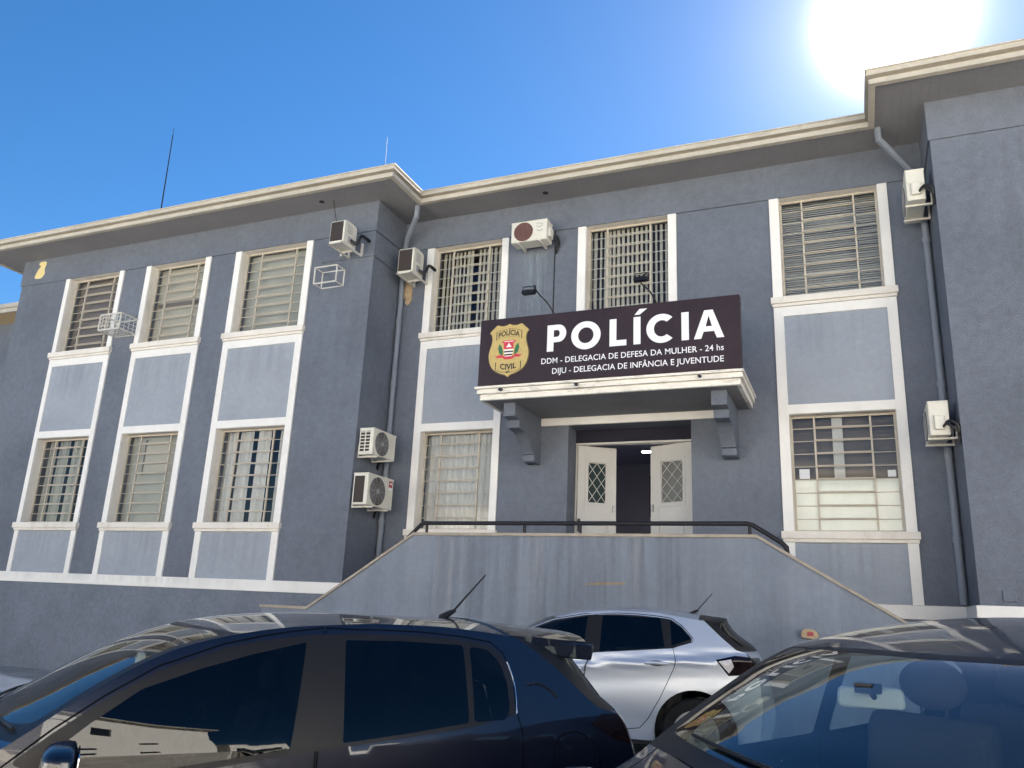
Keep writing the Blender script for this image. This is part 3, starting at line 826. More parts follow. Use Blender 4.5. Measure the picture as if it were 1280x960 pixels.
# ---- rear block seen past the left end
RB = empty('rear_block', (-25, 6, 0.25), 'low cream eaved wing set back beyond the far left end of the police station', 'building')
b = MB(); b.box(-40, XL0 - .8, 2.0, 11.5, 0, 9.3); part(b, 'wall', WALL, RB)
b = MB(); b.box(-40, XL0 - .76, 1.26, 2.05, ZS, ZS + .03); part(b, 'soffit', WARMSOF, RB)
b = MB(); b.box(-40, XL0 - .76, 1.22, 1.26, ZS - .02, ZS + .07); b.box(-40, XL0 - .76, 1.19, 1.26, ZS + .11, ZF + .02); b.box(-40, XL0 - .76, 1.24, 1.26, ZS + .07, ZS + .11); part(b, 'gutter', GUTTER, RB)
b = MB(); b.add([(-40, 1.2, ZF + .02), (XL0 - .76, 1.2, ZF + .02), (XL0 - .76, 6.5, ZF + 1.4), (-40, 6.5, ZF + 1.4)], [(0, 1, 2, 3)]); part(b, 'roof', ROOFT, RB)

# ================================================================== outside stairs with parapet
ST = empty('entrance_stairs', (-3.6, -2.2, 0.25), 'double flight of entrance stairs behind a rain streaked pale blue grey parapet wall', 'stairs')
TY = -2.2
ol = [(-9.0, 0.1), (-8.73, 1.468), (-7.88, 1.468), (-6.09, 2.608), (-1.14, 2.608), (0.77, 1.468), (1.60, 1.468), (1.62, 0.1)]
ol[0] = (-8.75, 0.1)
b = MB(); b.prism(ol, TY, TY + .16, 'y'); part(b, 'parapet', STAIR, ST, bevel=0.004)
b = MB()
cp = [(-8.76, 1.468), (-7.868, 1.468), (-6.083, 2.608), (-1.147, 2.608), (0.757, 1.468), (1.63, 1.468)]
def up(pts, h):
    out = []
    for k, p_ in enumerate(pts): out.append((p_[0], p_[1] + h))
    return out
q = up(cp, .040)
for k in range(len(cp) - 1):
    sl = 0.0 if abs(cp[k][1] - cp[k + 1][1]) < 1e-6 else .008
    b.prism([cp[k], cp[k + 1], q[k + 1], q[k]], TY - .03, TY + .19, 'y')
part(b, 'coping', COPING, ST)
b = MB()
b.box(-6.1, -1.13, TY + .16, YC - .03, 2.05, 2.15); b.box(-6.1, -1.13, TY + .16, YC - .03, .1, 2.05)
n = 11
for k in range(n):
    zt = 2.15 - (k + 1) * 1.9 / (n + 1)
    b.box(-1.13 + k * .27, -1.13 + (k + 1) * .27, TY + .16, YR - .05 if -1.13 + (k + 1) * .27 > 1.3 else YC - .03, .1, zt)
    b.box(-6.1 - (k + 1) * .27, -6.1 - k * .27, TY + .16, YL - .06 if -6.1 - (k + 1) * .27 < -8 else YC - .03, .1, zt)
part(b, 'step', PAVE, ST)
b = MB(); b.prism([(-3.47, 1.972), (-3.30, 1.968), (-2.84, 1.985), (-2.85, 2.012), (-3.2, 2.006)], TY - .004, TY + .01, 'y'); part(b, 'chipped_slit', RUST, ST)
stain(-5.85, -5.0, .6, 2.60, TY - .004, ST2, ST); stain(-2.95, -2.55, 1.0, 2.60, TY - .0045, ST2, ST); stain(-4.4, -3.9, 1.2, 2.60, TY - .004, ST2, ST)
stain(-6.0, -1.2, .9, 2.605, TY - .006, ST3, ST)
RAIL = empty('handrail', (-3.6, TY + .08, 2.65), 'black tubular handrail along the top of the stair parapet', 'handrail')
yr_ = TY + .08
b = MB(); b.tube([(-6.42, yr_, 2.46), (-6.28, yr_, 2.53), (-6.02, yr_, 2.775), (-5.96, yr_, 2.795), (-1.27, yr_, 2.795), (-1.2, yr_, 2.775), (-.86, yr_, 2.56), (-.80, yr_, 2.50), (-.795, yr_, 2.42)], .030, 12); part(b, 'rail_tube', BLACKP, RAIL, smooth=True)
for x in (-5.92, -4.345, -3.51, -1.24):
    b = MB(); b.tube([(x, yr_, 2.64), (x, yr_, 2.785)], .022, 10); b.disc((x, yr_, 2.648), .05, (0, 0, 1), .008, 14); part(b, 'post', BLACKP, RAIL, smooth=True)
b = MB(); b.tube([(-3.535, yr_, 2.68), (-3.535, yr_, 2.86)], .02, 8); part(b, 'rail_joint', BLACKP, RAIL)
b = MB(); b.prism(catmull([(-.665, 1.44), (-.655, 1.51), (-.60, 1.535), (-.53, 1.525), (-.485, 1.49), (-.49, 1.43), (-.58, 1.425)], 4, True), TY - .12, TY - .004, 'y')
bb = b.build('beige_box', BAREB, bevel=0.008); tag(bb, 'small beige weathered fitting low on the stair parapet behind the right hand car', 'wall fitting')  # small beige box on the stair wall, not a lamp
b = MB(); b.box(-.60, -.53, TY - .124, TY - .118, 1.455, 1.50); b.build('red_mark', STICK, bb)

# ================================================================== sign board
SY = -1.60
SGN = empty('sign_board', (-3.4, SY, 5.045), 'long dark sign board reading POLÍCIA with a gold badge, standing on the entrance canopy', 'sign')
b = MB(); b.box(-5.467, -1.33, SY, SY + .16, 5.046, 6.166); part(b, 'board', SIGN, SGN, bevel=0.006)
def flat_mesh(name, polys, holes, y, m, parent, thick=.004):
    """polygons in x,z made into a thin raised piece on a plane facing -y"""
    V, F = flat_fill(polys, holes)
    b = MB(); n = len(V)
    b.add([(x, y - thick, z) for x, z in V], F)
    for lp in list(polys) + list(holes):
        k = len(lp)
        b.add([(x, y - thick, z) for x, z in lp] + [(x, y, z) for x, z in lp], [(i, (i + 1) % k, (i + 1) % k + k, i + k) for i in range(k)])
    return part(b, name, m, parent)
def ellipse(cx, cz, rx, rz, n=40, a0=0, a1=2 * math.pi):
    return [(cx + rx * math.cos(a0 + (a1 - a0) * k / n), cz + rz * math.sin(a0 + (a1 - a0) * k / n)) for k in range(n if abs(a1 - a0 - 2 * math.pi) < 1e-6 else n + 1)]
def big_letters():
    polys = []; holes = []
    z0, H, s = 5.528, 0.437, 0.108
    def L_(x): return lambda u, v: (x + u, z0 + v)
    # P
    x = -4.292
    w = .315; r = H * .31
    out = [(x, z0), (x + s, z0), (x + s, z0 + H * .34)] + [(x + w - r * .95 + r * .95 * math.cos(a), z0 + H * .67 + H * .33 * math.sin(a)) for a in np.linspace(-math.pi / 2, math.pi / 2, 16)] + [(x, z0 + H)]
    polys.append(out)
    holes.append([(x + s, z0 + H * .54)] + [(x + w - r * .95 - .02 + (r * .95 - s + .02) * math.cos(a), z0 + H * .67 + H * .13 * math.sin(a) * 1.0) for a in np.linspace(-math.pi / 2, math.pi / 2, 12)] + [(x + s, z0 + H * .80)])
    # O
    cx = -3.655
    polys.append(ellipse(cx, z0 + H / 2, .238, H * .525)); holes.append(ellipse(cx, z0 + H / 2, .238 - s * 1.05, H * .525 - s * .93))
    # L
    x = -3.275
    polys.append([(x, z0), (x + .265, z0), (x + .265, z0 + .092), (x + s, z0 + .092), (x + s, z0 + H), (x, z0 + H)])
    # I acute
    x = -2.90
    polys.append([(x, z0), (x + s, z0), (x + s, z0 + H), (x, z0 + H)])
    polys.append([(x + .015, z0 + H + .035), (x + .095, z0 + H + .035), (x + .21, z0 + H + .125), (x + .09, z0 + H + .125)])
    # C
    cx = -2.47
    oa = ellipse(cx, z0 + H / 2, .232, H * .525, 30, R_(46), R_(314)); ia = ellipse(cx, z0 + H / 2, .232 - s * 1.05, H * .525 - s * .93, 30, R_(310), R_(50))
    polys.append(oa + ia)
    # I
    x = -2.195 + .02
    polys.append([(x, z0), (x + s, z0), (x + s, z0 + H), (x, z0 + H)])
    # A
    x = -2.005 + .01; w = .435
    polys.append([(x, z0), (x + .105, z0), (x + .142, z0 + .105), (x + w - .142, z0 + .105), (x + w - .105, z0), (x + w, z0), (x + w / 2 + .062, z0 + H), (x + w / 2 - .062, z0 + H)])
    holes.append([(x + .172, z0 + .185), (x + w - .172, z0 + .185), (x + w / 2, z0 + H - .085)])
    return polys, holes
P_, H_ = big_letters()
flat_mesh('lettering', P_, H_, SY, SIGNW, SGN)
def text_part(name, body, x0, x1, z, capH, y, m, parent, bold=0.0, curve=None, spacing=1.0, thick=.003):
    """a line of writing fitted between x0 and x1 with its baseline on z"""
    cu = bpy.data.curves.new(name, 'FONT'); cu.body = body; cu.size = 1.0; cu.offset = bold; cu.space_character = spacing
    cu.resolution_u = 3
    to = bpy.data.objects.new(name, cu); COL.objects.link(to)
    bpy.context.view_layer.update()
    me = to.evaluated_get(bpy.context.evaluated_depsgraph_get()).to_mesh()
    co = [v.co.copy() for v in me.vertices]; fs = [tuple(p.vertices) for p in me.polygons]
    to.to_mesh_clear(); bpy.data.objects.remove(to); bpy.data.curves.remove(cu)
    mnx, mxx = min(c.x for c in co), max(c.x for c in co)
    b = MB()
    vs = []
    for c in co:
        t = (c.x - mnx) / (mxx - mnx); X = x0 + (x1 - x0) * t; Z = z + c.y * capH / 0.69
        if curve: Z += curve(t)
        vs.append((X, y - thick, Z))
    b.add(vs, fs)
    return part(b, name, m, parent)
text_part('lettering', 'DDM - DELEGACIA DE DEFESA DA MULHER - 24 hs', -4.378, -1.572, 5.332, .090, SY, SIGNW, SGN, bold=.007, spacing=1.02)
text_part('lettering', 'DIJU - DELEGACIA DE INFÂNCIA E JUVENTUDE', -4.192, -1.575, 5.160, .090, SY, SIGNW, SGN, bold=.007, spacing=1.02)
# badge
cx, cz = -4.945, 5.61
half = [(0, .455), (.06, .43), (.14, .425), (.215, .445), (.27, .40), (.345, .325), (.315, .28), (.30, .20), (.315, .10), (.35, -.02), (.352, -.12), (.32, -.24), (.25, -.335), (.14, -.395), (.05, -.425), (0, -.465)]
half = [half[0]] + catmull(half, 3)[1:]
shield = [(cx + x, cz + z) for x, z in half] + [(cx - x, cz + z) for x, z in reversed(half[1:-1])]
EMB = flat_mesh('badge', [shield], [], SY, GOLD, SGN, .012)
EY = SY - .012
def ring_outline(pts, w):
    c = (sum(p[0] for p in pts) / len(pts), sum(p[1] for p in pts) / len(pts))
    return [(c[0] + (x - c[0]) * (1 - w), c[1] + (z - c[1]) * (1 - w)) for x, z in pts]
flat_mesh('badge_border', [ring_outline(shield, -.0)], [ring_outline(shield, .025)], EY, EMBK, EMB, .001)
def banner(zc, hw, hh, sag):
    top = [(cx + hw * t, zc + hh + sag * (1 - t * t)) for t in np.linspace(-1, 1, 13)]
    bot = [(cx + hw * t, zc - hh + sag * (1 - t * t)) for t in np.linspace(1, -1, 13)]
    return top + bot
for zc, sag in ((cz + .245, .05), (cz - .26, -.05)):
    bn = banner(zc, .225, .068, sag); flat_mesh('badge_ribbon_edge', [bn], [ring_outline(bn, .06)], EY, EMBK, EMB, .001)
text_part('badge_lettering', 'POLÍCIA', cx - .185, cx + .185, cz + .21, .085, EY, EMBK, EMB, bold=.03, curve=lambda t: .045 * (1 - (2 * t - 1) ** 2))
text_part('badge_lettering', 'CIVIL', cx - .135, cx + .145, cz - .325, .088, EY, EMBK, EMB, bold=.03, curve=lambda t: .02 * (2 * t - 1) ** 2)
text_part('badge_lettering', 'SP', cx - .03, cx + .035, cz - .385, .034, EY, EMBK, EMB, bold=.03)
flat_mesh('badge_arms', [[(cx - .085, cz + .02), (cx + .085, cz + .02), (cx + .085, cz + .12), (cx + .13, cz + .15), (cx + .085, cz + .165), (cx - .085, cz + .165), (cx - .13, cz + .14), (cx - .085, cz + .12)]], [], EY, EMBR, EMB, .001)
flat_mesh('badge_arms', [[(cx - .05, cz + .05), (cx - .02, cz + .08), (cx, cz + .125), (cx + .03, cz + .08), (cx + .055, cz + .05)], [(cx - .08, cz + .142), (cx + .08, cz + .142), (cx + .08, cz + .152), (cx - .08, cz + .152)]], [], EY - .001, SIGNW, EMB, .001)
stripes = [[(cx - .085 + .006 * k, cz + .012 - .026 * k), (cx + .085 - .006 * k, cz + .012 - .026 * k), (cx + .085 - .006 * k, cz - .010 - .026 * k), (cx - .085 + .006 * k, cz - .010 - .026 * k)] for k in range(5)]
flat_mesh('badge_arms', stripes[0::2], [], EY, SIGNW, EMB, .001); flat_mesh('badge_arms', stripes[1::2], [], EY, EMBK, EMB, .001)
for s in (-1, 1):
    flat_mesh('badge_leaf', [[(cx + s * .10, cz - .09), (cx + s * .165, cz - .04), (cx + s * .185, cz + .04), (cx + s * .165, cz + .115), (cx + s * .12, cz + .06), (cx + s * .10, cz - .01)]], [], EY, EMBG, EMB, .001)
flat_mesh('badge_scroll', [[(cx - .235, cz - .09), (cx - .19, cz - .125), (cx - .11, cz - .12), (cx - .06, cz - .155), (cx + .06, cz - .155), (cx + .11, cz - .12), (cx + .19, cz - .125), (cx + .235, cz - .09), (cx + .19, cz - .085), (cx + .13, cz - .07), (cx + .06, cz - .105), (cx - .06, cz - .105), (cx - .13, cz - .07), (cx - .19, cz - .085)]], [], EY - .0005, EMBR, EMB, .001)
# floodlights on curved arms above the board
def floodlight(xb, xl, zl, label):
    e = empty('floodlight', (xb, SY + .05, 6.166), label, 'floodlight', group='floodlights above the sign board')
    b = MB(); b.tube(catmull([(xb, SY + .10, 6.05), (xb, SY + .08, 6.17), (xb - .07, SY - .03, 6.33), (xb - .20, SY - .16, 6.48), (xl + .08, SY - .24, zl + .11)], 5), .013, 8); part(b, 'arm', BLACK, e, smooth=True)
    b = MB(); b.prism([(SY - .34, zl - .035), (SY - .21, zl - .025), (SY - .20, zl + .02), (SY - .22, zl + .035), (SY - .32, zl + .025)], xl - .105, xl + .105, 'x'); h = part(b, 'lamp_head', BLACK, e, bevel=.008)
    b = MB()
    for k in range(8): b.box(xl - .10 + k * .028, xl - .095 + k * .028, SY - .31, SY - .21, zl + .02, zl + .048)
    part(b, 'cooling_fin', BLACK, h)
    b = MB(); b.tube([(xl - .113, SY - .27, zl), (xl - .113, SY - .25, zl + .11), (xl + .113, SY - .25, zl + .11), (xl + .113, SY - .27, zl)], .008, 6); part(b, 'lamp_yoke', BLACK, e)
floodlight(-4.22, -4.53, 6.455, 'black floodlight on the left curved arm of the sign board, near the gold badge')
floodlight(-2.56, -2.72, 6.455, 'black floodlight on the curved arm of the sign board, in front of the barred window')

# ================================================================== air conditioners
def ac_split(label, cx, y0, z0, w, d, h, face, style):
    """outdoor unit; face '-y' (on a wall facing the street), '+x' or '-x' (on a side wall). (cx,y0,z0) = centre of back edge bottom"""
    e = empty('air_conditioner', (cx, y0, z0), label, 'air conditioner', group='air conditioner outdoor units on the walls')
    # local frame: u along the width, v out of the wall
    if face == '-y': U, V = Vector((1, 0, 0)), Vector((0, -1, 0))
    elif face == '+x': U, V = Vector((0, 1, 0)), Vector((1, 0, 0))
    else: U, V = Vector((0, -1, 0)), Vector((-1, 0, 0))
    O = Vector((cx, y0, z0))
    def W(u, v, z): return O + U * u + V * v + Vector((0, 0, z))
    def bx(mb, u0, u1, v0, v1, za, zb):
        c = [W(u, v, z) for z in (za, zb) for (u, v) in ((u0, v0), (u1, v0), (u1, v1), (u0, v1))]
        mb.add(c, [(0, 3, 2, 1), (4, 5, 6, 7), (0, 1, 5, 4), (1, 2, 6, 5), (2, 3, 7, 6), (3, 0, 4, 7)])
    g = .10
    b = MB(); bx(b, -w / 2, w / 2, g, g + d, .03, h); c = part(b, 'casing', ACW, e, bevel=.018, segs=3)
    b = MB(); bx(b, -w / 2 - .006, w / 2 + .006, g - .004, g + d + .006, h - .02, h + .006); part(b, 'lid', ACW, e, bevel=.01)
    fr = min(h * .43, w * .29); fu = -w / 2 + fr + .06
    if face == '+x': fu = -w / 2 + fr + .07
    fz = h * .5 + .01
    b = MB(); b.disc(W(fu, g + d + .001, fz), fr, V, .006, 32); fan = part(b, 'fan_opening', ACR if style == 'rusty' else ACD, e)
    b = MB()
    for k in range(1, 9): b.disc(W(fu, g + d + .010, fz), fr * k / 8, V, .005, 32, r0=fr * k / 8 - .005)
    for k in range(10):
        a = math.pi * k / 5
        b.tube([W(fu + fr * .15 * math.cos(a), g + d + .012, fz + fr * .15 * math.sin(a)), W(fu + fr * math.cos(a), g + d + .012, fz + fr * math.sin(a))], .003, 5)
    b.disc(W(fu, g + d + .010, fz), fr * .16, V, .01, 20)
    part(b, 'fan_guard', {'rusty': ACR, 'swirl': ACG, 'dark': ACG}[style], fan)
    # coil end: dark fins, set in a frame
    b = MB(); bx(b, -w / 2 - .003, -w / 2 + .01, g + .03, g + d - .07, .07, h - .05); part(b, 'coil', ACD, c)
    if style == 'dark':
        b = MB()
        for k in range(7): bx(b, -w / 2 - .010, -w / 2 - .001, g + .025, g + d - .06, .07 + k * (h - .13) / 6.3, .085 + k * (h - .13) / 6.3)
        bx(b, -w / 2 - .010, -w / 2 - .001, g + d * .42, g + d * .48, .06, h - .05)
        part(b, 'coil_grille', ACW, c)
    # service end: valve cover and pipes
    b = MB(); bx(b, w / 2 + .001, w / 2 + .05, g + .06, g + d - .06, .10, .30); part(b, 'valve_cover', ACW, e, bevel=.02)
    b = MB(); b.tube(catmull([W(w / 2 + .02, g + .06, .18), W(w / 2 + .09, g, .20), W(w / 2 + .09, .02, .12), W(w / 2 + .05, .012, -.1)], 5), .022, 8); b.tube(catmull([W(w / 2 + .02, g + .09, .12), W(w / 2 + .11, g + .05, .16), W(w / 2 + .12, .03, .05), W(w / 2 + .02, .012, -.05)], 5), .016, 8)
    part(b, 'pipe', BLACK, e, smooth=True)
    for s in (-1, 1):
        b = MB(); u = s * w * .30
        bx(b, u - .015, u + .015, .004, g + d + .02, -.0, .028); bx(b, u - .015, u + .015, .004, .030, -.001 + .028, .24)
        part(b, 'wall_bracket', WIREW, e)
    if style == 'rusty':
        b = MB()
        b.tube(catmull([W(w * .22, g + d + .004, h * .80), W(w * .27, g + d + .004, h * .86), W(w * .33, g + d + .004, h * .80), W(w * .40, g + d + .004, h * .82)], 4), .006, 5)
        b.tube(catmull([W(w * .22, g + d + .004, h * .72), W(w * .30, g + d + .004, h * .66), W(w * .38, g + d + .004, h * .74)], 4), .007, 5)
        b.tube(catmull([W(w * .23, g + d + .004, h * .54), W(w * .30, g + d + .004, h * .48), W(w * .38, g + d + .004, h * .53)], 4), .009, 5)
        part(b, 'printed_mark', ACG, c)
    if style == 'swirl':
        b = MB(); bx(b, w * .31, w * .45, g + d, g + d + .003, h * .74, h * .93); part(b, 'sticker', STICK, e)
        b = MB(); bx(b, w * .34, w * .42, g + d + .003, g + d + .005, h * .83, h * .87); bx(b, w * .31, w * .45, g + d, g + d + .003, h * .66, h * .72); part(b, 'sticker_print', SIGNW, e)
    return e
ac_split('cream air conditioner with a rusty round fan above the left end of the sign', -5.17, YC - .03, 8.075, .70, .30, .43, '-y', 'rusty')
ac_split('smaller cream air conditioner with a slotted end, upper one of the pair beside the downpipe', XLC + .01, -.72, 4.07, .76, .29, .50, '+x', 'dark')
ac_split('white air conditioner with a red sticker, lower one of the pair beside the downpipe', XLC + .01, -.735, 3.185, .84, .30, .58, '+x', 'swirl')
ac_split('white air conditioner seen end on, beside the upper right window', XRC - .008, -.58, 7.57, .80, .25, .52, '-x', 'dark')
ac_split('white air conditioner seen end on, beside the lower right window', XRC - .008, -.60, 4.07, .76, .25, .50, '-x', 'dark')
def ac_tower(label, cx, yb, z0, w, d, h):
    """upright unit with a rounded top: brown coil towards the street, pale service face on the right"""
    e = empty('air_conditioner', (cx, yb, z0), label, 'air conditioner', group='upright air conditioner units under the eaves')
    pr = [(yb, z0), (yb, z0 + h * .90), (yb - d * .10, z0 + h * .97), (yb - d * .5, z0 + h), (yb - d * .90, z0 + h * .97), (yb - d, z0 + h * .90), (yb - d, z0)]
    b = MB(); b.prism(pr, cx - w / 2, cx + w / 2, 'x'); c = part(b, 'casing', ACW, e, bevel=.015)
    b = MB(); b.box(cx - w / 2 + .02, cx + w / 2 - .035, yb - d - .006, yb - d + .004, z0 + .03, z0 + h * .88); part(b, 'coil', ACD, c)
    b = MB()
    for k in range(4): b.box(cx + w / 2, cx + w / 2 + .006, yb - d * .75, yb - d * .35, z0 + h * (.50 + .09 * k), z0 + h * (.535 + .09 * k))
    b.box(cx + w / 2, cx + w / 2 + .02, yb - d * .70, yb - d * .40, z0 + .06, z0 + h * .33); part(b, 'service_cover', ACG, c)
    b = MB(); b.tube(catmull([(cx + w / 2 + .01, yb - d * .5, z0 + .10), (cx + w / 2 + .12, yb - d * .35, z0 + .05), (cx + w / 2 + .16, yb - .08, z0 + .22), (cx + w / 2 + .14, yb + .22, z0 + .26)], 6), .032, 8); part(b, 'pipe', BLACK, e, smooth=True)
    b = MB()
    for x in (cx - w / 2 + .02, cx + w / 2 - .02):
        b.box(x - .016, x + .016, yb - d - .03, yb + .256, z0 - .035, z0 - .003); b.box(x - .016, x + .016, yb + .215, yb + .256, z0 - .003, z0 + .24)
    b.box(cx - w / 2, cx + w / 2, yb - d - .03, yb - d + .01, z0 - .034, z0 - .004); b.box(cx - w / 2, cx + w / 2, yb - .03, yb, z0 - .034, z0 - .004)
    part(b, 'wall_bracket', WIREW, e)
    return e
ac_tower('upright air conditioner with dark coil above the empty wire frame', -8.47, YL - .26, 7.965, .32, .40, .47)
ac_tower('upright air conditioner with brown coil in the inner corner, beside the downpipe elbow', -7.60, YC - .26, 7.70, .34, .40, .53)
b = MB(); b.box(-8.80, -8.75, YL - .06, YL - .0, 7.99, 8.22); tag(b.build('bracket', WIREW), 'loose white steel bracket plate screwed to the wall left of the upright unit', 'bracket')

# empty wire cages
def cage(label, x0, x1, z0, z1, d, bars):
    e = empty('wire_cage', ((x0 + x1) / 2, YL, z0), label, 'wire cage')
    b = MB(); y0, y1 = YL - d, YL - .004; r = .026 if bars else .02
    for z in (z0, z1):
        for y in (y0, y1): b.bar((x0, y, z), (x1, y, z), r)
        for x in (x0, x1): b.bar((x, y0, z), (x, y1, z), r)
    for x in (x0, x1):
        for y in (y0, y1): b.bar((x, y, z0), (x, y, z1), r)
    part(b, 'frame', WIREW, e)
    if bars:
        b = MB()
        for k in range(1, 7): x = x0 + (x1 - x0) * k / 7; b.bar((x, y0, z0), (x, y0, z1), .012); b.bar((x, y0, z0), (x, y1, z0), .012)
        for k in range(1, 4): z = z0 + (z1 - z0) * k / 4; b.bar((x0, y0, z), (x1, y0, z), .008); b.bar((x1, y0, z), (x1, y1, z), .008); b.bar((x0, y0, z), (x0, y1, z), .008)
        for k in range(1, 4): y = y0 + (y1 - y0) * k / 4; b.bar((x1, y, z0), (x1, y, z1), .008); b.bar((x0, y, z0), (x1, y, z0), .008)
        part(b, 'mesh_bars', WIREW, e)
cage('white wire cage with close bars between the first two upper windows at the far left', -14.45, -13.86, 6.88, 7.22, .46, True)
cage('empty white wire frame on the wall under the upright air conditioner', -9.19, -8.69, 7.39, 7.72, .25, False)
# roof masts
b = MB(); b.tube([(-17.30, 2, 9.9), (-17.40, 2, 14.35)], .022, 8, taper=.012); b.tube([(-17.40, 2, 14.35), (-17.41, 2, 14.55)], .006, 6); tag(b.build('antenna_mast', MASTM), 'thin dark antenna mast rising from the roof at far left', 'antenna')
b = MB(); b.tube([(-12.66, 6, 11.0), (-12.80, 6, 15.75)], .007, 6); tag(b.build('antenna_mast', PVC), 'very thin pale wire mast rising behind the roof corner', 'antenna')

# ================================================================== cars: curved panels cut from one smooth body surface
class Curve1:
    """monotone cubic through points, linear beyond"""
    def __init__(self, pts):
        p = np.array(sorted(pts), float); self.x, self.y = p[:, 0], p[:, 1]
        h = np.diff(self.x); d = np.diff(self.y) / h; m = np.zeros(len(self.x)); m[0], m[-1] = d[0], d[-1]
        for i in range(1, len(d)):
            if d[i - 1] * d[i] > 0:
                w1, w2 = 2 * h[i] + h[i - 1], h[i] + 2 * h[i - 1]; m[i] = (w1 + w2) / (w1 / d[i - 1] + w2 / d[i])
        self.m = m
    def __call__(self, v):
        v = np.asarray(v, float); i = np.clip(np.searchsorted(self.x, v) - 1, 0, len(self.x) - 2)
        h = self.x[i + 1] - self.x[i]; t = (v - self.x[i]) / h
        a, b_, c, d = 2 * t**3 - 3 * t**2 + 1, t**3 - 2 * t**2 + t, -2 * t**3 + 3 * t**2, t**3 - t**2
        r = a * self.y[i] + b_ * h * self.m[i] + c * self.y[i + 1] + d * h * self.m[i + 1]
        r = np.where(t < 0, self.y[i] + self.m[i] * (v - self.x[i]), r)
        return np.where(t > 1, self.y[i + 1] + self.m[i + 1] * (v - self.x[i + 1]), r)

def resample(poly, step, closed=True):
    out = []; n = len(poly)
    for i in range(n if closed else n - 1):
        a, c = np.array(poly[i], float), np.array(poly[(i + 1) % n], float); k = max(1, int(np.ceil(np.linalg.norm(c - a) / step)))
        out += [tuple(a + (c - a) * j / k) for j in range(k)]
    if not closed: out.append(tuple(poly[-1]))
    return out
def rounded(poly, r, n=5):
    """round the corners of a polygon"""
    out = []; N = len(poly)
    for i in range(N):
        p0, p1, p2 = (np.array(poly[(i + k - 1) % N], float) for k in range(3))
        a, c = p0 - p1, p2 - p1; la, lc = np.linalg.norm(a), np.linalg.norm(c)
        q = min(r, la * .45, lc * .45); A, C_ = p1 + a / la * q, p1 + c / lc * q
        for k in range(n + 1):
            t = k / n; out.append(tuple((1 - t)**2 * A + 2 * t * (1 - t) * p1 + t * t * C_))
    return out
def offset_poly(poly, d):
    """push a polygon outwards by d (simple vertex normals)"""
    P = np.array(poly, float); N = len(P)
    area = 0.5 * sum(P[i][0] * P[(i + 1) % N][1] - P[(i + 1) % N][0] * P[i][1] for i in range(N)); sg = 1 if area > 0 else -1
    out = []
    for i in range(N):
        t = P[(i + 1) % N] - P[i - 1]; l = np.linalg.norm(t)
        out.append(tuple(P[i] + (np.array([t[1], -t[0]]) / l * d * sg if l > 1e-9 else 0)))
    return out

def panel_set(outer, regions, mp, step=0.045, edge=0.03, flip=False, lift=None):
    """regions: list of (name, polygon); later ones win; name None = cut away. Returns {name: (verts, faces, normals)}"""
    V = []; E = []
    for poly in [outer] + [p for _, p in regions]:
        q = resample(poly, edge); b0 = len(V); V += q; E += [(b0 + i, b0 + (i + 1) % len(q)) for i in range(len(q))]
    A = np.array(V); lo, hi = A.min(0), A.max(0)
    gx = np.arange(lo[0] + step * .37, hi[0], step); gy = np.arange(lo[1] + step * .41, hi[1], step)
    G = np.array([(x + (step / 2 if j % 2 else 0), y) for j, y in enumerate(gy) for x in gx])
    G = G[pip_np(G, outer)]
    keep = []
    for g in G:
        if np.min((A[:, 0] - g[0])**2 + (A[:, 1] - g[1])**2) > (step * .42)**2: keep.append(tuple(g))
    allv = [Vector(p) for p in V + keep]
    v2, e2, f2, *_ = delaunay_2d_cdt(allv, E, [], 0, 1e-5)
    P2 = np.array([(v.x, v.y) for v in v2])
    F2 = [tuple(f) for f in f2]
    cen = np.array([P2[list(f)].mean(0) for f in F2])
    ins = pip_np(cen, outer)
    lab = np.zeros(len(F2), int)
    for k, (nm, poly) in enumerate(regions): lab[pip_np(cen, poly)] = k + 1
    names = ['body'] + [nm for nm, _ in regions]
    X = mp(P2[:, 0], P2[:, 1]); h = 1e-3
    Xu = mp(P2[:, 0] + h, P2[:, 1]) - mp(P2[:, 0] - h, P2[:, 1]); Xv = mp(P2[:, 0], P2[:, 1] + h) - mp(P2[:, 0], P2[:, 1] - h)
    Nn = np.cross(Xu, Xv); Nn /= np.maximum(np.linalg.norm(Nn, axis=1)[:, None], 1e-12)
    if flip: Nn = -Nn
    out = {}
    for k, nm in enumerate(names):
        if nm is None: continue
        sel = [f for f, l_, i_ in zip(F2, lab, ins) if l_ == k and i_]
        if not sel: continue
        o = out.setdefault(nm, ([], [], []))
        idx = {}
        for f in sel:
            ff = []
            for i in f:
                if i not in idx:
                    idx[i] = len(o[0]); o[0].append(tuple(X[i])); o[2].append(tuple(Nn[i]))
                ff.append(idx[i])
            # orientation to agree with the normal
            a, b_, c = (np.array(o[0][q]) for q in ff[:3])
            if np.dot(np.cross(b_ - a, c - a), Nn[f[0]]) < 0: ff = ff[::-1]
            o[1].append(tuple(ff))
    return out
def panel_obj(name, data, m, parent, thick=0.0):
    vs, fs, ns = [], [], []
    for (v, f, n) in data:
        b0 = len(vs); vs += v; ns += n; fs += [tuple(b0 + i for i in q) for q in f]
    me = bpy.data.meshes.new(name); me.from_pydata(vs, [], fs); me.materials.append(m)
    me.polygons.foreach_set('use_smooth', [True] * len(me.polygons))
    me.normals_split_custom_set_from_vertices(ns)
    return link(name, me, parent)
def mirror_data(d):
    v, f, n = d
    return ([(x, -y, z) for x, y, z in v], [tuple(reversed(q)) for q in f], [(a, -b_, c) for a, b_, c in n])

def circle_poly(cx, cz, r, n=40): return [(cx + r * math.cos(2 * math.pi * k / n), cz + r * math.sin(2 * math.pi * k / n)) for k in range(n)]

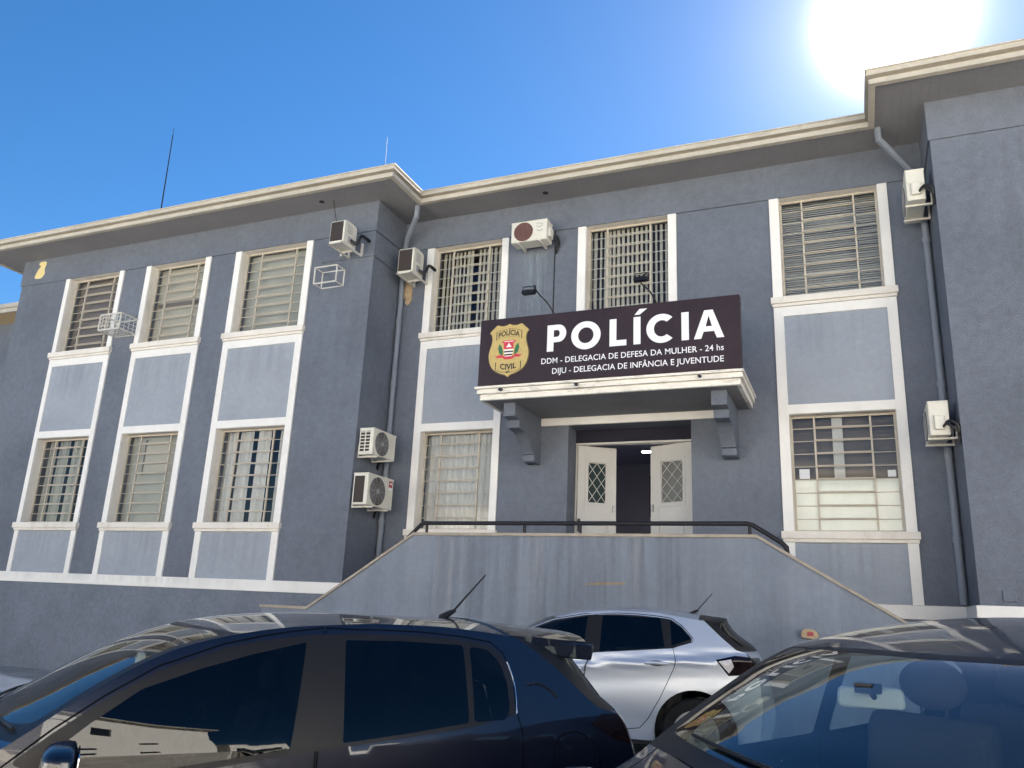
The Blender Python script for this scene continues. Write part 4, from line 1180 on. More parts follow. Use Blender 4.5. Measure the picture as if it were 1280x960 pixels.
def make_wheel(root, x, y, r, side, w=.20, spokes=5):
    """tyre of revolution with grooved tread, dished alloy rim"""
    seg = 48
    prof = [(r * .66, .42), (r * .72, .50), (r * .86, .52), (r * .95, .47), (r * .99, .38), (r, .22), (r, .0), (r, -.22), (r * .99, -.38), (r * .95, -.47), (r * .86, -.52), (r * .72, -.5), (r * .66, -.42)]
    vs = []; fs = []
    for k in range(seg):
        a = 2 * math.pi * k / seg
        for rr, t in prof: vs.append((x + rr * math.cos(a), y + t * w, r + rr * math.sin(a)))
    n = len(prof)
    for k in range(seg):
        for i in range(n - 1): fs.append((k * n + i, k * n + i + 1, ((k + 1) % seg) * n + i + 1, ((k + 1) % seg) * n + i))
    wh = MB(); wh.add(vs, fs); wh = wh.build('wheel', TYRE, root, smooth=True, abs_=False)
    b = MB(); o = y + side * w * .36
    b.disc((x, y - side * w * .1, r), r * .67, (0, side, 0), w * .05, 36)
    b.disc((x, o - side * .03, r), r * .68, (0, side, 0), .045, 40, r0=r * .60)
    b.disc((x, o - side * .045, r), r * .16, (0, side, 0), .05, 20)
    for k in range(spokes):
        a = 2 * math.pi * k / spokes + .3
        for da in (-.13, .13):
            p0 = Vector((x + r * .12 * math.cos(a + da), o - side * .015, r + r * .12 * math.sin(a + da))); p1 = Vector((x + r * .63 * math.cos(a + da * .9), o - side * .005, r + r * .63 * math.sin(a + da * .9)))
            b.bar(p0, p1, .032, .03)
    b.build('rim', RIM, wh, bevel=0.004, abs_=False)
    return wh

def make_car(label, S, P0, theta, zg, paint, glass, wglass, group='cars parked below the station'):
    root = empty('parked_car', (P0[0], P0[1], zg), label, 'car', rz=0, group=group)
    # car frame: x rearwards from the nose, y>0 = the car's left, z up; the left side faces the camera
    c_, s_ = math.cos(theta), math.sin(theta)
    # map (x, lat): world = P0 + x*(c,s) + lat*(s,-c); i.e. a mirrored frame -> keep y' = -lat
    root.rotation_euler = (0, 0, theta)
    # children are built with y' = -lat (right-handed)
    zr, zc = Curve1(S['rail']), Curve1(S['centre'])
    W, zb, t = S['W'], S['zb'], S['t']; xr0, xf0 = S['xr0'], S['xf0']; kr, kf = S.get('kr', .075), S.get('kf', .10)
    crease = S.get('crease')
    def F(x, z):
        x, z = np.asarray(x, float), np.asarray(z, float)
        g = np.where(z < .62, 1 - .05 * (np.maximum(0, .62 - z) / .4)**2, 1 - .012 * (np.clip(z - .62, 0, zb - .62) / (zb - .62))**2)
        k = np.maximum(0, z - zb); lat = W * g - t * k - S.get('t2', .12) * k * k
        if crease:                                     # shoulder line and a hollow below it
            zl = crease[0] + crease[1] * (x - 2.0)
            lat = lat + .014 * np.exp(-((z - zl) / .028)**2) - .010 * np.exp(-((z - (zl + .055)) / .035)**2) - .010 * np.exp(-((z - (zl - .14)) / .08)**2)
        lat = lat - .010 * np.exp(-((z - .40) / .09)**2)
        p = 1 - kr * (np.maximum(0, x - xr0) / 1.3)**2 - kf * (np.maximum(0, xf0 - x) / 1.3)**2
        return lat * p
    side_map = lambda x, z: np.stack([x, -F(x, z), z], 1)              # left side, y' negative
    rail_end = max(p[0] for p in S['rail']); rail_start = min(p[0] for p in S['rail'])
    xa = np.linspace(rail_start, rail_end, 120)
    rail = [(float(x), float(zr(x))) for x in xa]
    rear, front = S['rear'], S['front']                 # polylines going down
    zs = S['sill']
    outer = rail + rear[1:] + [(rear[-1][0] - .1, zs)] + [(front[-1][0] + .1, zs)] + list(reversed(front))[:-1]
    R = []
    for nm, poly in S['doors']:
        R.append(('gap', offset_poly(poly, .004))); R.append((nm, offset_poly(poly, -.003)))
    if 'flap' in S: R += [('gap', offset_poly(S['flap'], .003)), ('body', offset_poly(S['flap'], -.003))]
    R.append(('window_trim', S['dlo']))
    for nm, poly in S['panes']: R.append((nm, poly))
    for nm, poly in S.get('lamps', []): R.append(('gap', offset_poly(poly, .004))); R.append((nm, poly))
    for (ax, rr) in S['arch']:
        R.append(('arch_lip', circle_poly(ax, S['wr'] + .015, rr + .035))); 
    for (ax, rr) in S['arch']: R.append((None, circle_poly(ax, S['wr'] + .015, rr)))
    if S.get('lip_body', True): R = [('body' if nm == 'arch_lip' else nm, p) for nm, p in R]
    D = panel_set(outer, R, side_map, flip=False)
    # normals must point to -y' on the left side
    def fixn(d, axis, sgn):
        v, f, n = d
        if np.mean([q[axis] for q in n]) * sgn < 0: n = [(-a, -b_, -c) for a, b_, c in n]; f = [tuple(reversed(q)) for q in f]
        return (v, f, n)
    D = {k: fixn(d, 1, -1) for k, d in D.items()}
    both = lambda k: [D[k], mirror_data(D[k])] if k in D else []
    # upper surface: bonnet, windscreen, roof in (x, v)
    sc = .62
    xs0, xs1 = rail_start, rail_end
    def top_map(x, v):
        t_ = np.clip(v / sc, -1.02, 1.02); z0 = zr(x); z1 = zc(x)
        y = F(x, z0) * t_
        return np.stack([x, -y, z0 + (z1 - z0) * (1 - np.abs(t_)**S.get('crown', 2.2))], 1)
    cow, hdr = S['cowl'], S['header']
    vv = np.linspace(-sc, sc, 25)
    line = lambda c0, k: [(c0 + k * (v / sc)**2, v) for v in vv]
    touter = [(xs0, -sc)] + [(float(x), -sc) for x in xa[1:]] + [(xs1, v) for v in vv[1:]] + [(float(x), sc) for x in xa[::-1][1:]] + [(xs0, v) for v in vv[::-1][1:-1]]
    c0, h0 = line(*cow), line(*hdr)
    ws_all = c0 + h0[::-1]
    edge_f = .93
    wsg = [(x + .05, v * edge_f) for x, v in c0] + [(x - .045, v * edge_f) for x, v in h0[::-1]]
    bon = [(xs0 + .06, v * .97) for v in vv] + [(x - .03, v * .90) for x, v in c0[::-1]]
    TR = [('gap', offset_poly(bon, .004)), ('bonnet', offset_poly(bon, -.003)), ('windscreen_edge', ws_all), ('windscreen', rounded(wsg, .05))]
    T_ = panel_set(touter, TR, top_map, step=.05); T_ = {k: fixn(d, 2, 1) for k, d in T_.items()}
    # rear: hatch in (v, z)
    xc = Curve1([(z, x) for x, z in S['rear_centre']]); xe = Curve1([(z, x) for x, z in rear])
    zt, zbm = rear[0][1], rear[-1][1]
    def rear_map(v, z):
        t_ = np.clip(v / sc, -1.02, 1.02); a, e = xc(z), xe(z); y = F(e, z) * t_
        return np.stack([a - (a - e) * np.abs(t_)**3.2, -y, z + S.get('rear_crown', .03) * (1 - t_**2) * np.clip((z - zt + .12) / .12, 0, 1)], 1)
    zz = np.linspace(zt, zbm, 30)
    routER = [(-sc, float(z)) for z in zz] + [(v, zbm) for v in vv[1:]] + [(sc, float(z)) for z in zz[::-1][1:]] + [(v, zt) for v in vv[::-1][1:-1]]
    g0, g1 = S['backlight']
    RR = [('rear_bumper', [(-sc, zbm - .01), (sc, zbm - .01), (sc, S['bumper_top']), (-sc, S['bumper_top'])]),
          ('window_trim', [(-sc, g0 - .02), (sc, g0 - .02), (sc, g1 + .05), (-sc, g1 + .05)]),
          ('backlight', rounded([(-sc * .86, g0 + .02), (sc * .86, g0 + .02), (sc * .84, g1), (-sc * .84, g1)], .05))]
    for nm, poly in S.get('rear_lamps', []): RR += [(nm, poly), (nm, [(-a, c) for a, c in poly])]
    RR.append(('number_plate', [(-.19, S['plate']), (.19, S['plate']), (.19, S['plate'] + .12), (-.19, S['plate'] + .12)]))
    Q = panel_set(routER, RR, rear_map, step=.05); Q = {k: fixn(d, 0, 1) for k, d in Q.items()}
    # front fascia
    xn = Curve1([(z, x) for x, z in S['nose']]); xfe = Curve1([(z, x) for x, z in front])
    zt2, zb2 = front[0][1], front[-1][1]
    def front_map(v, z):
        t_ = np.clip(v / sc, -1.02, 1.02); a, e = xn(z), xfe(z); y = F(e, z) * t_
        z1 = float(zc(xs0))
        return np.stack([a + (e - a) * np.abs(t_)**3.0, -y, z + (z1 - zt2) * (1 - np.abs(t_)**2.2) * np.clip((z - zt2 + .2) / .2, 0, 1)], 1)
    zz = np.linspace(zt2, zb2, 20)
    fo = [(-sc, float(z)) for z in zz] + [(v, zb2) for v in vv[1:]] + [(sc, float(z)) for z in zz[::-1][1:]] + [(v, zt2) for v in vv[::-1][1:-1]]
    FR = [('grille', rounded([(-.3, .32), (.3, .32), (.36, .46), (-.36, .46)], .03)), ('grille', rounded([(-.34, .56), (.34, .56), (.36, .63), (-.36, .63)], .02))]
    hl = rounded([(.37, zt2 - .17), (.60, zt2 - .13), (.615, zt2 - .01), (.39, zt2 - .04)], .02)
    FR += [('headlight', hl), ('headlight', [(-a, c) for a, c in hl])]
    FR.append(('number_plate', [(-.2, .47), (.2, .47), (.2, .55), (-.2, .55)]))
    N_ = panel_set(fo, FR, front_map, step=.05); N_ = {k: fixn(d, 0, -1) for k, d in N_.items()}
    # --- objects
    body = panel_obj('body', both('body') + [T_['body']] + ([Q['body']] if 'body' in Q else []) + [N_['body']], paint, root)
    panel_obj('panel_gap', both('gap') + [T_['gap']], CARGAP, body)
    panel_obj('bonnet', [T_['bonnet']], paint, root)
    wsn = panel_obj('windscreen', [T_['windscreen']], wglass, root)
    panel_obj('windscreen_edge', [T_['windscreen_edge']], CARBLK, wsn)
    panel_obj('window_trim', both('window_trim') + [Q['window_trim']], CARBLK, body)
    panel_obj('rear_window', [Q['backlight']], S.get('rear_glass', CARGL_D), root)
    panel_obj('rear_bumper', [Q['rear_bumper']], paint, root)
    if 'number_plate' in Q: panel_obj('number_plate', [Q['number_plate']], HOUSEW, root); panel_obj('number_plate', [N_['number_plate']], HOUSEW, root)
    panel_obj('grille', [N_['grille']], CARBLK, root)
    hd = N_['headlight']
    for s in (1, -1):
        sel = [f for f in hd[1] if np.mean([hd[0][i][1] for i in f]) * s > 0]
        if sel:
            ii = sorted({i for f in sel for i in f}); mpx = {i: k for k, i in enumerate(ii)}
            panel_obj('headlight', [([hd[0][i] for i in ii], [tuple(mpx[i] for i in f) for f in sel], [hd[2][i] for i in ii])], HEADL, root)
    doors = {}
    for nm, poly in S['doors']:
        for mir in (False, True):
            if nm not in D: continue
            d = mirror_data(D[nm]) if mir else D[nm]
            doors[(nm, mir)] = panel_obj('door', [d], paint, root)
    for nm, poly in S['panes']:
        if nm not in D: continue
        for mir in (False, True):
            d = mirror_data(D[nm]) if mir else D[nm]
            par = doors.get((S['pane_door'].get(nm), mir)) or body
            panel_obj('window_pane', [d], glass, par)
    LM = dict(tail_lamp=TAILR, tail_lens=TAILC)
    for nm in ('tail_lamp', 'tail_lens'):
        for mir in (False, True):
            dd = []
            if nm in D: dd.append(mirror_data(D[nm]) if mir else D[nm])
            if nm in Q:
                q = Q[nm]; sg = 1 if mir else -1
                sel = [f for f in q[1] if np.mean([q[0][i][1] for i in f]) * sg > 0]
                ii = sorted({i for f in sel for i in f}); mpx = {i: k for k, i in enumerate(ii)}
                if sel: dd.append(([q[0][i] for i in ii], [tuple(mpx[i] for i in f) for f in sel], [q[2][i] for i in ii]))
            if dd: panel_obj('tail_lamp', dd, LM[nm], root)
    # handles
    for (hx, hz, ln, nm) in S['handles']:
        for mir in (False, True):
            yv = float(F(hx, hz)); sg = 1 if mir else -1
            b = MB()
            n_ = 9; vs = []; 
            pts = [(hx - ln / 2 + ln * k / (n_ - 1), sg * (yv + .004 + .030 * math.sin(math.pi * min(1, max(0, (k + .35) / (n_ - .3))))**.5 * 1.0), hz + .004 * math.sin(math.pi * k / (n_ - 1))) for k in range(n_)]
            b.tube(pts, .016, 10)
            par = doors.get((nm, mir)) or body
            hb = b.build('handle', S.get('handle_mat', paint), par, smooth=True, abs_=False)
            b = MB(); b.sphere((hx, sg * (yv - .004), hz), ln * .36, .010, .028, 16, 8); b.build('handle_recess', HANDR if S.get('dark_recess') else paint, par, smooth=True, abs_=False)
    # mirrors
    mx, mz = S['mirror']
    for sg in (-1, 1):
        yv = float(F(mx, mz - .06))
        b = MB(); seg, rings = 20, 12; vs = []; fs = []
        for i in range(rings + 1):
            a = -math.pi / 2 + math.pi * i / rings
            for k in range(seg):
                q = 2 * math.pi * k / seg; ce = lambda u: math.copysign(abs(u)**.65, u)
                ux = ce(math.cos(a)) * ce(math.cos(q)); uy = ce(math.sin(a)); uz = ce(math.cos(a)) * ce(math.sin(q))
                vs.append((mx + (.085 if ux < 0 else .03) * ux, sg * (yv + .15 + .105 * uy), mz + .068 * uz * (1 - .18 * uy)))
        for i in range(rings):
            for k in range(seg): fs.append((i * seg + k, i * seg + (k + 1) % seg, (i + 1) * seg + (k + 1) % seg, (i + 1) * seg + k))
        b.add(vs, fs); mo = b.build('side_mirror', paint, root, smooth=True, abs_=False)
        b = MB(); b.prism(rounded([(sg * (yv + .065), mz - .05), (sg * (yv + .235), mz - .045), (sg * (yv + .235), mz + .045), (sg * (yv + .06), mz + .05)], .02), mx + .030, mx + .034, 'x'); b.build('mirror_glass', CHROME, mo, abs_=False)
        b = MB(); b.bar((mx + .0, sg * (yv - .02), mz - .06), (mx - .01, sg * (yv + .08), mz - .045), .05, .03); b.build('mirror_arm', CARBLK, mo, bevel=.006, abs_=False)
    # wheels, arches, floor
    for (ax, rr) in S['arch']:
        for sg in (-1, 1):
            make_wheel(root, ax, sg * (W - .125), S['wr'], sg)
            b = MB(); n = 26; vs = []; fs = []
            for k in range(n + 1):
                a = -.25 + (math.pi + .5) * k / n
                for yy in (W - .012, W - .30): vs.append((ax + (rr + .012) * math.cos(a), sg * yy, S['wr'] + .015 + (rr + .012) * math.sin(a)))
            for k in range(n): fs.append((2 * k, 2 * k + 1, 2 * k + 3, 2 * k + 2))
            b.add(vs, fs); b.build('arch_liner', CARIN, body, abs_=False)
    Lc = S['length']
    b = MB(); b.box(.35, Lc - .35, -W + .33, W - .33, .20, .30); b.box(S['arch'][0][0] + .42, S['arch'][1][0] - .42, -W + .07, W - .07, .20, .30); b.build('floor_pan', CARIN, root, abs_=False)
    # cabin
    xd = cow[0] + .35
    b = MB(); zd = S['dash']
    b.prism([(xd - .30, zd - .03), (xd, zd + .02), (xd + .28, zd - .02), (xd + .36, zd - .10), (xd + .30, zd - .45), (xd - .3, zd - .45)], -W + .16, W - .16, 'y'); da = b.build('dashboard', CARIN, root, bevel=.03, abs_=False, segs=3)
    b = MB(); cx = xd + .50; cy = -.36; cz = zd - .03
    ring = []
    for k in range(29):
        a = 2 * math.pi * k / 28; ring.append((cx + .065 * math.sin(a), cy + .185 * math.cos(a), cz + .17 * math.sin(a)))
    b.tube(ring, .016, 8); b.sphere((cx - .01, cy, cz - .01), .04, .07, .06)
    for a in (-.2, math.pi + .2, -math.pi / 2): b.bar((cx, cy, cz), (cx + .065 * math.sin(a), cy + .18 * math.cos(a), cz + .165 * math.sin(a)), .03, .02)
    b.build('steering_wheel', CARIN, da, smooth=True, abs_=False)
    xs_ = S['seat']; zt_ = S['seat_top']
    def seat(xq, yq, wq):
        b = MB(); b.box(xq - .48, xq + .02, yq - wq / 2, yq + wq / 2, .30, .52)
        b.prism([(xq, .45), (xq + .14, .45), (xq + .26, zt_ - .24), (xq + .24, zt_ - .19), (xq + .17, zt_ - .19), (xq + .13, zt_ - .24)], yq - wq / 2, yq + wq / 2, 'y')
        so = b.build('seat', CARSEAT, root, bevel=.05, abs_=False, segs=3)
        return so
    for sg in (-1, 1):
        so = seat(xs_, sg * .36, .48)
        b = MB(); b.sphere((xs_ + .23, sg * .36, zt_ - .075), .06, .135, .098, 20, 12); b.tube([(xs_ + .22, sg * .36 - .05, zt_ - .25), (xs_ + .23, sg * .36 - .05, zt_ - .1)], .006, 6); b.tube([(xs_ + .22, sg * .36 + .05, zt_ - .25), (xs_ + .23, sg * .36 + .05, zt_ - .1)], .006, 6)
        b.build('headrest', CARSEAT, so, smooth=True, abs_=False)
    so = seat(xs_ + .85, 0, 1.25)
    for sg in (-1, 1):
        b = MB(); b.sphere((xs_ + 1.08, sg * .36, zt_ - .10), .05, .125, .075, 18, 10); b.build('headrest', CARSEAT, so, smooth=True, abs_=False)
    # headliner just under the roof
    hx0, hx1 = hdr[0] + .05, rail_end - .05
    vs = []; fs = []; nx, ny = 12, 12
    for i in range(nx + 1):
        for j in range(ny + 1):
            x = hx0 + (hx1 - hx0) * i / nx; v = (-1 + 2 * j / ny) * sc * .93
            p = top_map(np.array([x]), np.array([v]))[0]; vs.append((p[0], p[1], p[2] - .03))
    for i in range(nx):
        for j in range(ny): fs.append((i * (ny + 1) + j, (i + 1) * (ny + 1) + j, (i + 1) * (ny + 1) + j + 1, i * (ny + 1) + j + 1))
    b = MB(); b.add(vs, fs); b.build('headliner', CARHEAD if S.get('light_liner') else CARIN, root, smooth=True, abs_=False)
    # interior mirror hanging behind the windscreen
    ix = hdr[0] - S.get('mirror_back', .17); iz = float(zc(ix)) - S.get('mirror_drop', .115)
    my = S.get('mirror_side', 0.0); iz += S.get('mirror_up', 0.0)
    b = MB(); b.prism(rounded([(my - .105, iz - .033), (my + .105, iz - .033), (my + .10, iz + .033), (my - .10, iz + .033)], .022), ix, ix + .03, 'x')
    va = S.get('mirror_yaw', 0.0); b.v = [(ix + (x - ix) * math.cos(va) - (y - my) * math.sin(va), my + (x - ix) * math.sin(va) + (y - my) * math.cos(va), z) for x, y, z in b.v]; im = b.build('inner_mirror', MIRRG, root, bevel=.008, abs_=False)
    b = MB(); b.tube([(ix + .012, my, iz), (ix - .01, my, float(zc(ix)) - .03)], .012, 8); b.box(ix - .05, ix + .01, my - .03, my + .03, float(zc(ix)) - .05, float(zc(ix)) - .02); b.build('mirror_stalk', CARBLK, im, abs_=False)
    # wipers
    b = MB()
    for (ya, yb_) in ((-.05, .52), (-.62, -.02)):
        P = []
        for k in range(9):
            y = ya + (yb_ - ya) * k / 8; v = y / .70 * sc; x = cow[0] + .055 + cow[1] * (v / sc)**2 * .9 + .05 * k / 8
            p = top_map(np.array([x]), np.array([-v]))[0]; P.append((p[0], p[1], p[2] + .012))
        b.tube(P, .007, 6)
    b.build('wiper', CARBLK, root, abs_=False)
    # spoiler
    sp = S['spoiler']; vs = []; fs = []; nx, ny = 10, 24
    x0, x1, wf, drop, th_ = sp
    for lay in (0, 1):
        for i in range(nx + 1):
            for j in range(ny + 1):
                u = i / nx; v = -1 + 2 * j / ny
                xx = x0 + (x1 - x0 - .10 * abs(v)**3) * u
                yy = v * (float(F(rail_end - .02, zr(rail_end - .02))) * (1 - u) + wf * u)
                zz_ = float(zc(x0)) * (1 - u) + (float(zc(x0)) - drop) * u
                zz_ -= (float(zc(x0)) - float(zr(min(x0, rail_end)))) * abs(v)**2.2 * (1 - .35 * u) - .006
                vs.append((xx, -yy, zz_ - (th_ * (.35 + .65 * (1 - u)) if lay else 0)))
    m_ = (nx + 1) * (ny + 1)
    for i in range(nx):
        for j in range(ny):
            a = i * (ny + 1) + j; fs.append((a, a + ny + 1, a + ny + 2, a + 1)); fs.append((m_ + a, m_ + a + 1, m_ + a + ny + 2, m_ + a + ny + 1))
    for i in range(nx):
        for j in (0, ny): a = i * (ny + 1) + j; fs.append((a, a + ny + 1, m_ + a + ny + 1, m_ + a))
    for j in range(ny):
        for i in (0, nx): a = i * (ny + 1) + j; fs.append((a, a + 1, m_ + a + 1, m_ + a))
    b = MB(); b.add(vs, fs); so = b.build('spoiler', S.get('spoiler_mat', paint), root, smooth=True, abs_=False)
    # aerial
    if 'aerial' in S:
        ax, dx, hz, al = S['aerial']; z0 = float(zc(ax)) - .004
        b = MB(); b.tube([(ax - .05, 0, z0), (ax + .01, 0, z0 + .035), (ax + .035, 0, z0 + .045)], .022, 8, taper=.008)
        b.tube([(ax + .01, 0, z0 + .03), (ax + .01 + dx, al, z0 + hz)], .007, 6, taper=.004); b.build('aerial', CARBLK, root, abs_=False)
    return root, dict(F=F, zr=zr, zc=zc, top=top_map, body=body, rear=rear_map)

# ---- the dark hatchback nearest the camera, angled, left side towards us
TOR = [(.18, .66), (.35, .76), (.6, .86), (.85, .925)]
SL = dict(W=.855, zb=.95, t=.23, t2=.44, xr0=2.6, xf0=1.5, length=3.96, sill=.26, wr=.30, crown=2.1,
    rail=TOR + [(1.006, .975), (1.077, 1.023), (1.225, 1.131), (1.431, 1.258), (1.572, 1.318), (1.775, 1.370), (1.993, 1.404), (2.203, 1.420), (2.423, 1.430), (2.683, 1.428), (2.887, 1.414), (3.099, 1.389)],
    centre=[(.05, .72), (.18, .79), (.6, .94), (.82, .99), (1.023, 1.105), (1.25, 1.240), (1.427, 1.327), (1.621, 1.392), (1.811, 1.428), (2.05, 1.450), (2.485, 1.461), (2.935, 1.462), (3.26, 1.446), (3.6, 1.418)],
    rear=[(3.099, 1.389), (3.191, 1.331), (3.307, 1.243), (3.435, 1.132), (3.51, 1.075), (3.62, 1.05), (3.68, .93), (3.72, .80), (3.735, .6), (3.70, .26)],
    front=[(.18, .66), (.14, .5), (.20, .26)], nose=[(.07, .72), (.0, .5), (.06, .26)],
    rear_centre=[(3.56, 1.42), (3.63, 1.30), (3.80, 1.07), (3.86, .98), (3.93, .8), (3.96, .5), (3.92, .26)],
    backlight=(1.08, 1.355), bumper_top=.62, plate=.75,
    doors=[('door_front', [(1.00, .34), (2.06, .34), (2.108, .60), (2.109, .935), (2.14, 1.36), (2.146, 1.405), (1.993, 1.385), (1.883, 1.366), (1.725, 1.331), (1.484, 1.246), (1.313, 1.145), (1.159, 1.036), (1.055, .948), (1.0, .90), (.97, .7)]),
           ('door_rear', [(2.071, .34), (2.90, .34), (2.95, .50), (3.02, .69), (3.067, .80), (3.064, .989), (3.038, 1.075), (3.043, 1.22), (3.012, 1.315), (2.955, 1.364), (2.81, 1.386), (2.611, 1.400), (2.423, 1.404), (2.296, 1.402), (2.157, 1.405), (2.151, 1.36), (2.119, .935), (2.119, .60)])],
    flap=rounded([(3.228, .76), (3.235, .952), (3.36, .985), (3.495, .91), (3.495, .76)], .05),
    dlo=[(1.055, .925), (1.055, .937), (1.159, 1.022), (1.313, 1.13), (1.484, 1.231), (1.725, 1.316), (1.883, 1.35), (2.06, 1.374), (2.296, 1.387), (2.611, 1.385), (2.81, 1.372), (2.946, 1.35), (3.002, 1.305), (3.028, 1.219), (3.035, 1.086), (3.027, 1.054), (2.812, 1.009), (2.064, .930), (1.6, .875), (1.2, .855)],
    panes=[('pane_front', rounded([(1.13, .93), (1.28, 1.055), (1.435, 1.166), (1.64, 1.238), (1.832, 1.292), (2.067, 1.346), (2.037, 1.15), (2.007, .948), (1.803, .922), (1.57, .897), (1.2, .88)], .012)),
           ('pane_rear', rounded([(2.24, 1.358), (2.5, 1.360), (2.806, 1.348), (2.80, 1.2), (2.795, 1.026), (2.5, .990), (2.221, .962), (2.226, 1.15)], .014)),
           ('pane_quarter', rounded([(2.838, 1.343), (2.929, 1.333), (2.985, 1.276), (3.010, 1.185), (3.006, 1.076), (2.985, 1.036), (2.821, 1.028)], .02))],
    pane_door={'pane_front': 'door_front', 'pane_rear': 'door_rear', 'pane_quarter': 'door_rear'},
    lamps=[('tail_lamp', [(3.451, 1.006), (3.527, 1.046), (3.60, 1.045), (3.70, 1.02), (3.74, .90), (3.60, .935), (3.535, .965)])],
    rear_lamps=[('tail_lamp', [(-.63, .90), (-.63, 1.05), (-.44, 1.03), (-.44, .95)])],
    arch=[(.83, .345), (3.37, .345)], cowl=(.82, .22), header=(1.62, .17),
    handles=[(1.90, .80, .19, 'door_front')], mirror=(1.22, .945), dash=.92, seat=1.92, seat_top=1.20,
    spoiler=(3.07, 3.64, .60, .045, .055), aerial=(3.02, .20, .25, .0))
carL, infoL = make_car('dark navy hatchback nearest the camera, left side on, tinted windows and tall roof aerial', SL, (-4.066, -11.011), R_(50), .08, NAVY, CARGL_D, CARGL_M)
b = MB(); F_ = infoL['F']
P_ = [(3.114, 1.179), (3.16, 1.188), (3.201, 1.180), (3.245, 1.155), (3.273, 1.127)]
b.tube([(x, -float(F_(x, z)) - .003, z) for x, z in P_], .005, 6); b.build('side_badge', CARBLK, carL, abs_=False)
P_ = [(3.036, 1.06), (3.043, 1.15), (3.038, 1.22), (3.022, 1.28)]
b = MB(); b.tube([(x + .004, -float(F_(x, z)) - .002, z) for x, z in catmull(P_, 5)], .004, 6); b.build('window_bright_strip', CHROME, carL, abs_=False)

sp_ = [o for o in carL.children if o.name.startswith('spoiler')][0]
for sg in (-1, 1):
    b = MB(); pl = [(3.13, 1.385), (3.59, 1.364), (3.57, 1.285), (3.40, 1.295), (3.27, 1.325)]
    b.prism(pl, sg * .585, sg * .615, 'y'); b.build('spoiler_fin', NAVY, sp_, bevel=.008, abs_=False)

# ---- silver hatchback by the stairs
SSV = dict(W=.87, zb=.96, t=.40, xr0=2.6, xf0=1.5, length=3.86, sill=.24, wr=.315, crown=2.3, crease=(.862, .085),
    rail=[(.2, .66), (.4, .76), (.7, .85), (.95, .91), (1.1, .97), (1.3, 1.085), (1.576, 1.222), (1.742, 1.288), (2.059, 1.36), (2.377, 1.384), (2.691, 1.384), (2.959, 1.357), (3.211, 1.326)],
    centre=[(.05, .70), (.2, .78), (.6, .90), (.92, .955), (1.1, 1.055), (1.398, 1.215), (1.639, 1.318), (1.982, 1.395), (2.319, 1.424), (2.65, 1.428), (2.932, 1.410), (3.2, 1.378), (3.42, 1.355)],
    rear=[(3.211, 1.326), (3.36, 1.19), (3.499, 1.076), (3.585, 1.055), (3.66, .95), (3.70, .8), (3.72, .6), (3.68, .24)],
    front=[(.2, .66), (.15, .5), (.2, .24)], nose=[(.07, .70), (.0, .5), (.06, .24)],
    rear_centre=[(3.40, 1.345), (3.46, 1.26), (3.70, 1.075), (3.77, .95), (3.84, .7), (3.86, .5), (3.82, .24)],
    backlight=(1.085, 1.30), bumper_top=.58, plate=.72,
    doors=[('door_front', [(1.12, .33), (2.035, .33), (2.066, .70), (2.088, .866), (2.142, .985), (2.15, 1.345), (2.06, 1.345), (1.743, 1.285), (1.546, 1.204), (1.40, 1.112), (1.2, .955), (1.10, .86), (1.06, .6)]),
           ('door_rear', [(2.045, .33), (2.472, .324), (2.61, .344), (2.69, .434), (2.80, .62), (2.887, .80), (2.93, .89), (2.945, .953), (2.918, 1.07), (3.1, 1.13), (3.107, 1.16), (3.005, 1.27), (2.9, 1.338), (2.775, 1.352), (2.588, 1.364), (2.379, 1.365), (2.16, 1.345), (2.152, .985), (2.098, .866), (2.076, .70)])],
    dlo=rounded([(1.22, .90), (1.23, .95), (1.40, 1.10), (1.546, 1.192), (1.743, 1.273), (2.061, 1.333), (2.379, 1.353), (2.588, 1.352), (2.775, 1.34), (2.898, 1.326), (3.001, 1.261), (3.097, 1.159), (3.091, 1.13), (2.924, 1.065), (2.5, 1.02), (2.136, .984), (1.794, .942)], .015),
    panes=[('pane_front', rounded([(1.32, .95), (1.43, 1.09), (1.568, 1.182), (1.75, 1.255), (2.083, 1.322), (2.064, .978), (1.793, .952)], .015)),
           ('pane_rear', rounded([(2.231, 1.338), (2.796, 1.333), (2.84, 1.07), (2.5, 1.028), (2.222, 1.0)], .015)), ('pane_quarter', rounded([(2.888, 1.316), (3.001, 1.251), (3.082, 1.155), (2.905, 1.083)], .015))],
    pane_door={'pane_front': 'door_front', 'pane_rear': 'door_rear'},
    lamps=[('tail_lamp', [(3.315, .982), (3.488, 1.024), (3.60, 1.018), (3.69, 1.0), (3.72, .90), (3.60, .87), (3.426, .85)]), ('tail_lens', [(3.338, .972), (3.45, .995), (3.475, .93), (3.43, .872), (3.40, .90)])],
    rear_lamps=[('tail_lamp', [(-.63, .87), (-.63, 1.02), (-.42, 1.01), (-.44, .90)])],
    arch=[(.62, .375), (3.12, .375)], cowl=(.92, .22), header=(1.62, .15),
    handles=[(2.768, .925, .205, 'door_rear'), (1.968, .84, .19, 'door_front')], dark_recess=True, mirror=(1.22, .955), dash=.93, seat=1.95, seat_top=1.14,
    spoiler=(3.16, 3.42, .60, .03, .05), spoiler_mat=CARBLK, aerial=(3.10, .17, .22, .0))
carS, infoS = make_car('silver hatchback parked along the stair parapet, left side and clear tail lamp in view', SSV, (-4.670, -4.480), R_(8), .25, SILVER, CARGL_D, CARGL_M)
carW = copy_tree(carS)
carW.location = (-4.60, -8.42, .085); carW.rotation_euler = (0, 0, R_(230))
carW['label'] = 'silver car of which only the bonnet shows at the left edge beyond the navy hatchback'

